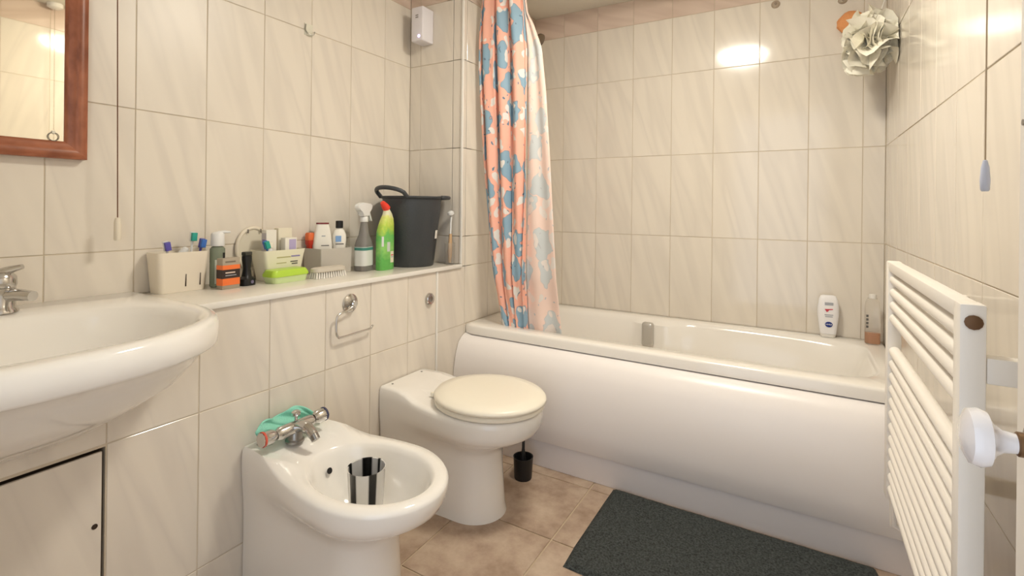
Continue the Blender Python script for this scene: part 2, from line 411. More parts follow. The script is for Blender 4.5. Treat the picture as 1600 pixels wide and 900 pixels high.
# ------------------------------------------------------------------ shower curtain, rail, shower head
def curtain_mat(name, ground, blue, white, dark):
    m = bpy.data.materials.new(name); m.use_nodes = True; nt = m.node_tree; b = nt.nodes['Principled BSDF']
    uv = nt.nodes.new('ShaderNodeUVMap')
    nz = nt.nodes.new('ShaderNodeTexNoise'); nz.inputs['Scale'].default_value = 11; nt.links.new(uv.outputs[0], nz.inputs['Vector'])
    mx = nt.nodes.new('ShaderNodeVectorMath'); mx.operation = 'MULTIPLY_ADD'; mx.inputs[1].default_value = (0.13, 0.13, 0)
    nt.links.new(nz.outputs['Color'], mx.inputs[0]); nt.links.new(uv.outputs[0], mx.inputs[2])
    def blob(scale, lo, hi, off):
        mp = nt.nodes.new('ShaderNodeMapping'); mp.inputs['Scale'].default_value = (scale, scale*0.72, 1); mp.inputs['Location'].default_value = (off, off*0.7, 0)
        nt.links.new(mx.outputs[0], mp.inputs[0])
        v = nt.nodes.new('ShaderNodeTexVoronoi'); v.voronoi_dimensions = '2D'; v.inputs['Scale'].default_value = 1; v.inputs['Randomness'].default_value = 0.75
        nt.links.new(mp.outputs[0], v.inputs['Vector'])
        return ramp(nt, v.outputs['Distance'], [(lo, (1, 1, 1)), (hi, (0, 0, 0))])
    def mix(a, fac, c):
        k = nt.nodes.new('ShaderNodeMix'); k.data_type = 'RGBA'
        if isinstance(a, tuple): k.inputs['A'].default_value = a
        else: nt.links.new(a, k.inputs['A'])
        k.inputs['B'].default_value = c; nt.links.new(fac, k.inputs['Factor']); return k.outputs['Result']
    s = mix(lin(ground)+(1,), blob(8, 0.345, 0.36, 0.0).outputs[0], lin(dark)+(1,))
    s = mix(s, blob(8, 0.335, 0.345, 0.0).outputs[0], lin(blue)+(1,))
    s = mix(s, blob(13, 0.20, 0.22, 3.3).outputs[0], lin(white)+(1,))
    s = mix(s, blob(15, 0.06, 0.07, 7.1).outputs[0], lin(dark)+(1,))
    nt.links.new(s, b.inputs['Base Color']); b.inputs['Roughness'].default_value = 0.55
    MATS[name] = m; return m
M_CUR = curtain_mat('coral_curtain_print', (247, 184, 162), (140, 172, 192), (230, 224, 218), (104, 130, 150))
M_CURB = curtain_mat('curtain_reverse', (246, 218, 204), (208, 212, 212), (236, 226, 218), (196, 196, 198))
ct = thing('shower_curtain', 'coral shower curtain with blue and white blotched print, bunched at the bath end', 'curtain', (0, 0, 0))
def sheet(name, fn, nu, nv, m, parent, thick=0.0012, uvs=(1, 1)):
    bm = bmesh.new(); uvl = bm.loops.layers.uv.new('UVMap'); g = [[bm.verts.new(fn(i/nu, j/nv)) for i in range(nu+1)] for j in range(nv+1)]
    for j in range(nv):
        for i in range(nu):
            f = bm.faces.new((g[j][i], g[j][i+1], g[j+1][i+1], g[j+1][i]))
            for l, (a, c) in zip(f.loops, ((i, j), (i+1, j), (i+1, j+1), (i, j+1))): l[uvl].uv = (a/nu*uvs[0], c/nv*uvs[1])
    me = bpy.data.meshes.new(name); bm.to_mesh(me); bm.free()
    o = link(name, me, m, parent, True, 180)
    if thick:
        s = o.modifiers.new('thick', 'SOLIDIFY'); s.thickness = thick; s.offset = 0
    return o
CZ0, CZ1 = 0.44, 2.13
def lerp(a, b, t): return a+(b-a)*t
def pw(tab, z):
    for (z0, a), (z1, b) in zip(tab[:-1], tab[1:]):
        if z <= z1: return lerp(a, b, max(0, (z-z0)/(z1-z0)))
    return tab[-1][1]
LEFT = [(0.44, 0.168), (0.55, 0.150), (0.8, 0.108), (1.3, 0.055), (1.75, 0.022), (1.9, 0.024), (2.0, 0.032), (2.13, 0.045)]
MID = [(0.44, 0.300), (0.8, 0.300), (1.3, 0.302), (1.8, 0.30), (1.95, 0.285), (2.13, 0.262)]
RIGHT = [(0.44, 0.466), (0.55, 0.462), (0.9, 0.438), (1.3, 0.410), (1.6, 0.385), (1.8, 0.36), (1.92, 0.315), (1.97, 0.286), (2.13, 0.262)]
def cy_in(z): return -0.648 + 0.030*max(0, min(1, (0.75-z)/0.25))
def front_fn(u, v):
    z = lerp(CZ0, CZ1, v); x = lerp(pw(LEFT, z), pw(MID, z), u)
    fold = 0.016*math.sin(u*PI*7.0+0.6*math.sin(z*3)) + 0.008*math.sin(u*PI*13+z*2.2)
    env = min(1, u*9+0.25)
    return (x + 0.010*math.sin(u*PI*7+1.3), cy_in(z)+fold*env, z)
sheet('fabric', front_fn, 110, 70, M_CUR, ct, uvs=(0.62, 1.69))
def back_fn(u, v):
    z = lerp(CZ0-0.004, CZ1-0.01, v); a = pw(MID, z)-0.01; x = lerp(a, pw(RIGHT, z), u)
    return (x, cy_in(z)+0.022+0.006*math.sin(u*PI*3+z*2), z)
sheet('turned_edge', back_fn, 26, 70, M_CURB, ct, uvs=(0.17, 1.69))
rl = thing('curtain_rail', 'white shower curtain rail fixed under the ceiling over the bath', 'rail', (0, -0.648, 2.165))
tube('pole', [(0.004, 0, 0), (XR-0.004, 0, 0)], 0.011, M_PLAST, rl, 14)
for i in range(7):
    x = 0.05+i*0.034
    tube('ring', [(x, 0.014*math.cos(a), -0.008+0.020*math.sin(a)) for a in [2*PI*k/14 for k in range(15)]], 0.0016, M_PLAST, rl, 6)
sh = thing('wall_shower', 'tarnished metal shower with round head behind the curtain', 'shower', (0, -0.35, 1.99))
tube('arm', smooth_path([(0.0, 0, 0), (0.06, 0, 0.012), (0.13, 0, 0.0), (0.185, 0, -0.035)]), 0.010, M_STEEL, sh)
lathe('wall_flange', [(0.028, 0.0), (0.028, 0.004), (0.014, 0.012)], M_STEEL, sh, 20).matrix_local = Matrix.Rotation(PI/2, 4, 'Y')
hd = lathe('head', [(0.012, 0.03), (0.02, 0.015), (0.038, 0.0), (0.040, -0.012), (0.034, -0.016)], mat('tarnished', (126, 112, 96), 0.35, metal=0.9), sh, 24)
hd.matrix_local = Matrix.Translation((0.197, 0, -0.048)) @ Matrix.Rotation(-0.9, 4, 'Y')

# ------------------------------------------------------------------ toilet and bidet pans
def pan_ring(wb, wm, xw, xf, x0, zf, nf=28, ns=9, nb=7):
    pts = []
    for i in range(nf+1):
        a = PI/2 - PI*i/nf
        pts.append((xw+(xf-xw)*math.cos(a), wm*math.sin(a)))
    pts_side = []
    for i in range(1, ns+1):
        t = i/ns; s = t*t*(3-2*t)
        pts_side.append((xw+(x0-xw)*t, wm+(wb-wm)*s))
    neg = [(x, -y) for x, y in pts_side]
    back = [(x0, lerp(-wb, wb, i/(nb+1))) for i in range(1, nb+1)]
    pos = list(reversed(pts_side))
    allp = pts + neg + back + pos
    return [(x, y, zf(x, y) if callable(zf) else zf) for x, y in allp]
tl = thing('toilet', 'white back-to-wall toilet with closed cream lid', 'toilet', (0.004, -1.128, FZ))
def ztop(x, y):
    s = max(0, min(1, (x-0.10)/0.10)); s = s*s*(3-2*s); return 0.412-0.022*s
def body(prefix, off, ztop, inner=None):
    R = []
    for wb, wm, xw, xf, z in [(0.124, 0.112, 0.35, 0.476, 0.0), (0.123, 0.108, 0.35, 0.469, 0.03), (0.122, 0.103, 0.35, 0.460, 0.15), (0.122, 0.103, 0.35, 0.458, 0.215), (0.123, 0.110, 0.36, 0.472, 0.250),
                              (0.125, 0.134, 0.375, 0.520, 0.278), (0.127, 0.160, 0.39, 0.573, 0.300), (0.128, 0.173, 0.40, 0.598, 0.318), (0.129, 0.179, 0.40, 0.609, 0.338), (0.129, 0.181, 0.40, 0.614, 0.368)]:
        R.append(pan_ring(wb, wm, xw, xf, 0.0, z))
    R.append(pan_ring(0.127, 0.180, 0.40, 0.612, 0.0, lambda x, y: ztop(x, y)-0.008))
    R.append(pan_ring(0.122, 0.174, 0.40, 0.605, 0.003, ztop))
    return R
R = body('toilet', 0, ztop)
R.append(pan_ring(0.10, 0.15, 0.40, 0.58, 0.02, ztop))
R.append(pan_ring(0.05, 0.08, 0.40, 0.50, 0.06, lambda x, y: ztop(x, y)))
loft('pan', R, M_WHITE, tl, True, True, 60)
def egg(cx, a, af, b, z, n=48):
    return [(cx+(af if math.cos(t) > 0 else a)*math.cos(t), b*math.sin(t), z) for t in [2*PI*i/n for i in range(n)]]
Z0 = 0.392
loft('seat', [egg(0.41, 0.195, 0.205, 0.176, Z0+0.002), egg(0.41, 0.200, 0.210, 0.181, Z0+0.006), egg(0.41, 0.200, 0.210, 0.181, Z0+0.014), egg(0.41, 0.195, 0.206, 0.176, Z0+0.019)], M_LID, tl)
loft('lid', [egg(0.412, 0.198, 0.210, 0.180, Z0+0.0215), egg(0.412, 0.203, 0.215, 0.186, Z0+0.026), egg(0.412, 0.203, 0.215, 0.186, Z0+0.034), egg(0.412, 0.196, 0.208, 0.179, Z0+0.042), egg(0.412, 0.15, 0.16, 0.14, Z0+0.048), egg(0.412, 0.06, 0.06, 0.05, Z0+0.050)], M_LID, tl, sharp=60)
for s in (-1, 1):
    lathe('hinge', [(0.009, Z0), (0.009, Z0+0.010), (0.006, Z0+0.014)], M_LID, tl, 16).location = (0.208, 0.065*s, 0.004)
    lathe('fixing_cap', [(0.004, 0.0), (0.004, 0.002)], M_STEEL, tl, 10).matrix_local = Matrix.Translation((0.025, 0.085*s, 0.4118))

bd = thing('bidet', 'white back-to-wall bidet with open bowl beside the basin', 'bidet', (0.004, -1.668, FZ))
def zb(x, y):
    s = max(0, min(1, (x-0.11)/0.11)); s = s*s*(3-2*s); return 0.402-0.020*s
R = body('bidet', 0, zb)
R = [[(x*0.985, y, z) for x, y, z in r] for r in R]
outer = R[-1]
def inner_ring(cx, a, b, zf, pw_=1.0):
    out = []
    for (x, y, z) in outer:
        th = math.atan2(y/0.175, (x-0.37)/0.24)
        px, py = cx+a*math.cos(th), b*math.sin(th)
        out.append((px, py, zf(px, py) if callable(zf) else zf))
    return out
IC = 0.378
R += [inner_ring(IC, 0.196, 0.145, lambda x, y: 0.383+0.004*max(0, (0.25-x)/0.1)), inner_ring(IC, 0.188, 0.138, 0.378), inner_ring(IC, 0.181, 0.131, 0.365), inner_ring(IC, 0.165, 0.118, 0.32), inner_ring(IC-0.005, 0.13, 0.09, 0.265), inner_ring(IC-0.01, 0.08, 0.055, 0.235), inner_ring(IC-0.015, 0.03, 0.025, 0.228)]
loft('pan', R, M_WHITE, bd, True, True, 60)
oh = lathe('overflow_hole', [(0.0085, 0.0), (0.0085, 0.002)], M_BLACK, bd, 14)
oh.matrix_local = Matrix.Translation((0.2165, -0.0, 0.335)) @ Matrix.Rotation(1.25, 4, 'Y')
for s in (-1, 1):
    lathe('fixing_cap', [(0.004, 0.0), (0.004, 0.002)], M_STEEL, bd, 10).matrix_local = Matrix.Translation((0.025, 0.095*s, 0.4018))
lathe('waste', [(0.024, 0.0), (0.024, 0.003), (0.02, 0.004)], M_CHROME, bd, 18).matrix_local = Matrix.Translation((IC-0.015, 0, 0.2282))

# bidet mixer tap
bx = thing('bidet_mixer_tap', 'chrome two-handle mixer tap on the bidet ledge', 'tap', (0.100, -1.694, FZ+0.402))
lathe('base', [(0.027, 0.0), (0.027, 0.006), (0.022, 0.010), (0.020, 0.03), (0.017, 0.034)], M_STEEL, bx, 22)
tube('body', [(0, -0.062, 0.040), (0, -0.05, 0.040), (0, 0.05, 0.040), (0, 0.062, 0.040)], [0.014, 0.019, 0.019, 0.014], M_CHROME, bx, 16)
tube('spout', smooth_path([(0.0, 0, 0.036), (0.03, 0, 0.052), (0.062, 0, 0.050), (0.085, 0, 0.036)]), [0.016]*12+[0.014]*7, M_CHROME, bx, 14)
tube('aerator', [(0.078, 0, 0.044), (0.094, 0, 0.026)], 0.0125, M_STEEL, bx, 14)
for s, c in ((-1, (206, 86, 66)), (1, (60, 62, 92))):
    h = tube('handle', [(0, 0.064*s, 0.042), (0, 0.078*s, 0.042), (0, 0.108*s, 0.044)], [0.014, 0.021, 0.020], M_CHROME, bx, 10)
    tube('temperature_ring', [(0, 0.100*s, 0.0436), (0, 0.1055*s, 0.0439)], 0.0212, mat('ring_%d' % s, c, 0.4), h, 16)
lathe('lift_knob', [(0.005, 0.05), (0.005, 0.068), (0.013, 0.071), (0.013, 0.079), (0.008, 0.083)], M_CHROME, bx, 16).location = (-0.012, 0.012, 0)
# mint cloth behind the tap
def cloth_fn(u, v):
    a = (u-0.5)
    y = -1.680+a*0.20+0.012*math.sin(v*5)
    x = 0.040+0.020*math.sin(u*7+1)*v+0.028*(1-v)**2
    z = FZ+0.407+0.083*v*(1-0.9*(a+0.05)**2*2.0)*(0.82+0.18*math.sin(u*9+0.6)) + (0.004 if v == 0 else 0)
    x += 0.005*math.sin(u*19+v*9)
    return (x, y, z)
o = sheet('face_cloth', cloth_fn, 34, 20, mat('mint_cloth', (150, 222, 200), 0.85, bump=0.3, bscale=200), None, 0.004)
tag(o, 'crumpled mint green cloth behind the bidet tap', 'cloth')
# chrome cup standing in the bidet, its dark reflections painted as black bands
m = bpy.data.materials.new('painted_reflection_chrome'); m.use_nodes = True; nt = m.node_tree; b = nt.nodes['Principled BSDF']
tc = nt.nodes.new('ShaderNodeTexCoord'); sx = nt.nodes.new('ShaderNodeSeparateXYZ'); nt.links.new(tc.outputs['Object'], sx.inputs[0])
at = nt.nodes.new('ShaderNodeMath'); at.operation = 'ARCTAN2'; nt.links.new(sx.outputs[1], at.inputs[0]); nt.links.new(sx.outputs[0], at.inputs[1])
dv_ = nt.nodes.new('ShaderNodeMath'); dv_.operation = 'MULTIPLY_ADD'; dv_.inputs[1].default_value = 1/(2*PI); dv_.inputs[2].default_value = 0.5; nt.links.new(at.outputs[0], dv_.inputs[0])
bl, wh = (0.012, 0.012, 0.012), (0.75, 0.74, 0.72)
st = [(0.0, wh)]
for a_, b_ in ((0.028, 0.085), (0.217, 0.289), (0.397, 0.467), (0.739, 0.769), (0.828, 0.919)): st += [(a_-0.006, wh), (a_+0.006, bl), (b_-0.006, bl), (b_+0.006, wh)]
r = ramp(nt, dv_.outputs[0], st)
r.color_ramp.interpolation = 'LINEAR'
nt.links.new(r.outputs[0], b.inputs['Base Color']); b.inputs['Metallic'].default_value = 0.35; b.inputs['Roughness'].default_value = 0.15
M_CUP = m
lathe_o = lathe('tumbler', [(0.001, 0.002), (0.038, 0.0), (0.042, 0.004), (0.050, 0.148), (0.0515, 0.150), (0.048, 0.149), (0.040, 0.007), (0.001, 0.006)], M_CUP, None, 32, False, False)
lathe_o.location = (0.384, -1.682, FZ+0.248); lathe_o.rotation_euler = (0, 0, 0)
tag(lathe_o, 'chrome tumbler with painted dark reflections standing in the bidet bowl', 'cup')

# toilet brush
tb = thing('toilet_brush', 'small black toilet brush pot on the floor behind the toilet', 'toilet brush', (0.42, -0.868, FZ))
lathe('pot', [(0.034, 0.0), (0.036, 0.004), (0.040, 0.085), (0.041, 0.088), (0.037, 0.087), (0.034, 0.02)], M_BLACK, tb, 24)
tube('handle', [(0, 0, 0.02), (0.0, 0, 0.12), (0.004, 0, 0.27), (0.004, 0, 0.30)], [0.02, 0.006, 0.006, 0.008], M_BLACK, tb, 10)

# flush button, roll holder
fbn = thing('flush_button', 'round chrome flush button in the boxing above the toilet', 'button', (0.0005, -0.967, 0.671))
o = lathe('bezel', [(0.026, 0.0), (0.026, 0.008), (0.022, 0.013), (0.017, 0.012)], M_CHROME, fbn, 26); o.rotation_euler = (0, PI/2, 0)
o = lathe('push_disc', [(0.016, 0.006), (0.016, 0.0105), (0.012, 0.0125)], M_STEEL, fbn, 22); o.rotation_euler = (0, PI/2, 0)
rh = thing('toilet_roll_holder', 'empty chrome toilet roll holder with open wire arm', 'roll holder', (0.0005, -1.403, 0.723))
o = lathe('wall_disc', [(0.033, 0.0), (0.033, 0.004), (0.026, 0.009), (0.013, 0.012), (0.013, 0.026), (0.010, 0.029)], M_CHROME, rh, 26); o.rotation_euler = (0, PI/2, 0)
tube('arm', smooth_path([(0.024, 0, -0.006), (0.023, -0.03, -0.018), (0.022, -0.062, -0.026), (0.022, -0.076, -0.040), (0.022, -0.077, -0.085), (0.022, -0.070, -0.103), (0.022, -0.055, -0.108), (0.022, 0.02, -0.106), (0.022, 0.075, -0.104), (0.022, 0.090, -0.094)], 5), 0.0040, M_CHROME, rh, 10)

# ------------------------------------------------------------------ basin and tap
bs = thing('wash_basin', 'wide white semi-recessed wash basin on the left', 'basin', (0, BC, 0))
def dring(hw, xb, xf, z, x0=0.0, n=2.35, nf=44, nsd=6, nb=12):
    pts = []
    for i in range(nf+1):
        a = PI/2-PI*i/nf; c, s = math.cos(a), math.sin(a)
        k = 1/((abs(c)**n+abs(s)**n)**(1/n))
        pts.append((x0+(xf-x0)*c*k, hw*s*k, z))
    for i in range(1, nsd): pts.append((lerp(x0, xb, i/nsd), -hw, z))
    for i in range(nb+1): pts.append((xb, lerp(-hw, hw, i/nb), z))
    for i in range(1, nsd): pts.append((lerp(xb, x0, i/nsd), hw, z))
    return pts
R = [dring(0.10, -0.25, 0.02, 0.556, -0.03), dring(0.17, -0.27, 0.065, 0.567, -0.03), dring(0.235, -0.29, 0.135, 0.605, -0.02), dring(0.300, -0.30, 0.215, 0.655, -0.01), dring(0.336, -0.31, 0.262, 0.705),
     dring(0.345, -0.315, 0.296, 0.735), dring(0.352, -0.317, 0.320, 0.7435), dring(0.3585, -0.318, 0.336, 0.7475), dring(0.3600, -0.318, 0.341, 0.753), dring(0.3605, -0.32, 0.345, 0.775), dring(0.3600, -0.322, 0.343, 0.797), dring(0.355, -0.320, 0.337, 0.807), dring(0.346, -0.316, 0.328, 0.810)]
TOPR = R[-1]
def ering(hw, xb, xf, z, n=2.5):
    out = []; c0 = (xb+xf)/2
    for x, y, _ in TOPR:
        th = math.atan2(y/0.34, (x-0.06)/0.32); c, s = math.cos(th), math.sin(th)
        k = 1/((abs(c)**n+abs(s)**n)**(1/n)); out.append((c0+(xf-xb)/2*c*k, hw*s*k, z))
    return out
for a in ((0.318, -0.165, 0.294, 0.8085), (0.305, -0.157, 0.281, 0.802), (0.293, -0.15, 0.270, 0.786), (0.262, -0.135, 0.235, 0.735), (0.20, -0.10, 0.17, 0.690), (0.11, -0.05, 0.10, 0.672), (0.03, 0.0, 0.04, 0.668)):
    R.append(ering(*a))
loft('bowl', R, M_WHITE, bs, True, True, 60)
lathe('waste', [(0.024, 0.0), (0.024, 0.003), (0.018, 0.004)], M_CHROME, bs, 18).location = (0.02, 0, 0.6685)
tp = thing('basin_mixer_tap', 'chrome lever mixer tap at the back of the wash basin', 'tap', (-0.232, -2.243, 0.8102))
lathe('body', [(0.034, 0.0), (0.034, 0.006), (0.029, 0.012), (0.028, 0.052), (0.029, 0.058)], M_CHROME, tp, 24)
tube('spout', [(0.0, 0.0, 0.040), (0.04, 0.022, 0.043), (0.075, 0.038, 0.041)], [0.016, 0.014, 0.012], M_CHROME, tp, 14)
lathe('lever_cap', [(0.029, 0.060), (0.031, 0.066), (0.030, 0.084), (0.022, 0.094), (0.006, 0.097)], M_CHROME, tp, 22)
tube('lever', [(0.0, 0.0, 0.092), (0.018, 0.014, 0.101), (0.036, 0.030, 0.108)], [0.012, 0.009, 0.006], M_CHROME, tp, 10)

# ------------------------------------------------------------------ mirror
mr = thing('wall_mirror', 'rectangular mirror in a reddish brown wooden frame', 'mirror', (NX+0.0008, -2.056, 1.187))
M_WOOD = bpy.data.materials.new('mahogany_frame'); M_WOOD.use_nodes = True; nt = M_WOOD.node_tree; b = nt.nodes['Principled BSDF']
tc = nt.nodes.new('ShaderNodeTexCoord'); mp = nt.nodes.new('ShaderNodeMapping'); mp.inputs['Scale'].default_value = (60, 8, 8); nt.links.new(tc.outputs['Object'], mp.inputs[0])
nz = nt.nodes.new('ShaderNodeTexNoise'); nz.inputs['Scale'].default_value = 2; nz.inputs['Detail'].default_value = 5; nt.links.new(mp.outputs[0], nz.inputs['Vector'])
r = ramp(nt, nz.outputs[0], [(0.3, lin((128, 72, 48))), (0.7, lin((176, 108, 76)))]); nt.links.new(r.outputs[0], b.inputs['Base Color']); b.inputs['Roughness'].default_value = 0.35
MW, MH, FW = 0.46, 0.64, 0.046
pf = [(0, 0), (0.026, 0.0), (0.030, 0.006), (0.030, 0.018), (0.024, 0.026), (0.022, 0.038), (0.014, FW), (0.0, FW)]   # (depth x, inset)
for nm, p, q in (('frame_rail', 'b', 0), ('frame_rail', 't', 0), ('frame_stile', 'l', 0), ('frame_stile', 'r', 0)):
    ra, rb = [], []
    for d, i in pf:
        if p == 'b': ra.append((d, -i, i)); rb.append((d, -(MW-i), i))
        if p == 't': ra.append((d, -i, MH-i)); rb.append((d, -(MW-i), MH-i))
        if p == 'r': ra.append((d, -i, i)); rb.append((d, -i, MH-i))
        if p == 'l': ra.append((d, -(MW-i), i)); rb.append((d, -(MW-i), MH-i))
    loft(nm, [ra, rb], M_WOOD, mr)
box('glass', 0.004, 0.012, -(MW-FW+0.002), -(FW-0.002), FW-0.002, MH-FW+0.002, mat('mirror_silver', (244, 240, 226), 0.02, metal=1.0), mr)
rg = thing('ring_hook', 'tiny wire ring hook stuck low on the mirror glass', 'hook', (NX+0.0135, -2.124, 1.243))
tube('ring', [(0.003, 0.011*math.cos(a), 0.011*math.sin(a)) for a in [2*PI*k/18+1.9 for k in range(17)]], 0.0010, M_STEEL, rg, 6)
lathe('pad', [(0.005, 0.0), (0.004, 0.003)], mat('clear_pad', (226, 222, 205), 0.3), rg, 12).matrix_local = Matrix.Translation((0, 0.0, 0.012)) @ Matrix.Rotation(PI/2, 4, 'Y')

# pull cords
c1 = thing('pull_cord', 'brown pull cord with cream handle hanging beside the mirror', 'pull cord', (-0.262, -2.000, 0.966), group='pull cords from the ceiling')
tube('cord', [(0, 0, 0.062), (0, -0.006, 0.7), (0, -0.010, CZ-0.966-0.03)], 0.0015, mat('brown_cord', (112, 74, 52), 0.8), c1, 8)
lathe('handle', [(0.007, 0.0), (0.0085, 0.004), (0.0085, 0.05), (0.006, 0.062), (0.002, 0.064)], M_CREAM, c1, 16)
lathe('ceiling_switch', [(0.035, CZ-0.966-0.001), (0.035, CZ-0.966-0.022), (0.02, CZ-0.966-0.03)], M_PLAST, c1, 20)
c2 = thing('pull_cord', 'grey pull cord with bluish handle hanging above the radiator', 'pull cord', (1.656, -1.520, 1.106), group='pull cords from the ceiling')
tube('cord', [(0, 0, 0.052), (0, -0.001, 0.6), (0, -0.002, CZ-1.106-0.03)], 0.0012, mat('grey_cord', (168, 150, 126), 0.8), c2, 8)
lathe('handle', [(0.0045, 0.0), (0.0062, 0.003), (0.0070, 0.018), (0.0056, 0.040), (0.003, 0.052), (0.001, 0.053)], mat('pale_blue_plastic', (190, 196, 214), 0.25), c2, 18)
lathe('ceiling_switch', [(0.035, CZ-1.106-0.001), (0.035, CZ-1.106-0.022), (0.02, CZ-1.106-0.03)], M_PLAST, c2, 20)

# air freshener on the return wall
af = thing('air_freshener', 'white box air freshener with purple light in the niche corner', 'air freshener', (-0.214, RY-0.0005, 1.866))
box('casing', -0.038, 0.034, -0.082, 0.0, 0, 0.165, mat('freshener_white', (232, 228, 232), 0.35), af, 0.006, 3)
lathe('indicator_light', [(0.006, 0.0), (0.006, 0.002), (0.003, 0.003)], mat('purple_led', (206, 186, 255), 0.3, emit=3.0), af, 14).matrix_local = Matrix.Translation((0.012, -0.0825, 0.022)) @ Matrix.Rotation(PI/2, 4, 'X')
box('vent_slot', -0.010, 0.006, -0.0835, -0.0815, 0.112, 0.116, M_STEEL, af)
box('vent_slot', -0.010, 0.006, -0.0835, -0.0815, 0.122, 0.126, M_STEEL, af)
# hook on the left wall
hk = thing('wall_hook', 'small clear adhesive hook on the upper left tiles', 'hook', (NX+0.0005, -1.337, 1.774))
tube('hook', smooth_path([(0.004, -0.016, 0.018), (0.006, -0.018, -0.006), (0.012, -0.006, -0.02), (0.016, 0.012, -0.018), (0.018, 0.016, -0.006)]), 0.0022, mat('hook_grey', (150, 146, 136), 0.3, metal=0.5), hk, 8)
box('pad', 0.0, 0.003, -0.02, 0.018, -0.024, 0.024, mat('clear_pad', (226, 222, 205), 0.3), hk, 0.001)
# suction discs on the back wall
for x, z, lb in ((1.276, 2.042, 'grey round suction cap high on the back wall, the one farther from the puff'), (1.540, 2.010, 'grey round suction cap high on the back wall, the one nearer the puff')):
    s_ = thing('suction_cap', lb, 'suction cap', (x, -0.001, z), group='suction caps on the back wall')
    o = lathe('cup', [(0.019, 0.0), (0.017, 0.004), (0.009, 0.009)], mat('smoky_rubber', (176, 160, 140), 0.35), s_, 20); o.rotation_euler = (PI/2, 0, 0)
    o = lathe('nub', [(0.006, 0.0085), (0.006, 0.015), (0.003, 0.017)], mat('smoky_nub', (150, 134, 118), 0.4), s_, 14); o.rotation_euler = (PI/2, 0, 0)

# ------------------------------------------------------------------ towel radiator
rad = thing('towel_radiator', 'white ladder towel radiator on the right wall', 'radiator', (1.56, -1.83, 0.42))
RW, RH = 0.615, 0.537
for y in (0.0, RW-0.03): box('post', 0.0, 0.026, y, y+0.03, 0.0, RH, M_RAD, rad, 0.003)
box('top_rail', 0.001, 0.025, 0.0305, RW-0.0305, RH-0.022, RH-0.0005, M_RAD, rad, 0.003)
zs = [0.496, 0.467, 0.438, 0.409] + [0.335-0.0282*i for i in range(12)]
for z in zs:
    tube('bar', [(0.014, 0.0303, z), (0.014, RW-0.0303, z)], 0.0115, M_RAD, rad, 14)
for y in (0.004, RW-0.026):
    for z in (0.440, 0.06):
        box('wall_bracket', 0.0265, 0.1395, y, y+0.022, z, z+0.032, M_RAD, rad, 0.002)
a = lathe('bleed_valve', [(0.009, 0.0), (0.009, 0.003), (0.004, 0.004)], mat('rusty_brass', (112, 84, 60), 0.5, metal=0.6), rad, 12); a.matrix_local = Matrix.Translation((0.013, -0.0003, RH-0.022)) @ Matrix.Rotation(PI/2, 4, 'X')
tube('pipe', [(0.016, 0.016, -0.001), (0.016, 0.016, -0.06), (0.09, 0.016, -0.09), (0.09, 0.016, -0.4495)], 0.008, M_RAD, rad, 10)
tube('pipe', [(0.016, RW-0.016, -0.001), (0.016, RW-0.016, -0.06), (0.09, RW-0.016, -0.09), (0.09, RW-0.016, -0.4495)], 0.008, M_RAD, rad, 10)

# ------------------------------------------------------------------ door with knob
DX = 1.566
d2 = bpy.data.objects.new('door_2', None); COL.objects.link(d2); d2.location = (DX, -1.984, FZ+0.006)
struct(d2, 'white painted door standing open along the right wall', 'door')
DH = 1.98; DW = 0.745
box('leaf', 0.004, 0.036, -DW, 0.0, 0.0, DH, M_DOOR, d2, 0.002)
for (y0, y1) in ((-DW+0.10, -DW/2-0.05), (-DW/2+0.05, -0.10)):
    for (z0, z1) in ((0.22, 0.72), (0.98, 1.82)):
        bm = bmesh.new(); bm_box(bm, 0.0015, 0.0045, y0, y1, z0, z1, 0.0012, 1); from_bm('panel', bm, M_DOOR, d2)
M_BRASS = mat('aged_brass', (128, 102, 76), 0.35, metal=0.9)
kz = 0.868-FZ-0.006; ky = -0.061
rs_ = lathe('rose', [(0.024, 0.0), (0.024, 0.004), (0.018, 0.008), (0.011, 0.010)], M_BRASS, d2, 26); rs_.matrix_local = Matrix.Translation((0.004, ky, kz)) @ Matrix.Rotation(-PI/2, 4, 'Y')
kn = lathe('knob', [(0.0085, 0.010), (0.0085, 0.018), (0.010, 0.026), (0.015, 0.032), (0.0235, 0.036), (0.0255, 0.042), (0.0235, 0.049), (0.015, 0.053), (0.001, 0.055)], mat('white_porcelain', (232, 230, 232), 0.08, coat=0.5), d2, 30); kn.matrix_local = Matrix.Translation((0.004, ky, kz)) @ Matrix.Rotation(-PI/2, 4, 'Y')
cr = lathe('collar', [(0.0105, 0.0), (0.0105, 0.007), (0.009, 0.008)], M_BRASS, d2, 20); cr.matrix_local = Matrix.Translation((-0.005, ky, kz)) @ Matrix.Rotation(-PI/2, 4, 'Y')
lathe('screw', [(0.003, 0.0), (0.003, 0.001)], M_STEEL, d2, 10).matrix_local = Matrix.Translation((0.004, -0.010, 1.150-FZ)) @ Matrix.Rotation(-PI/2, 4, 'Y')

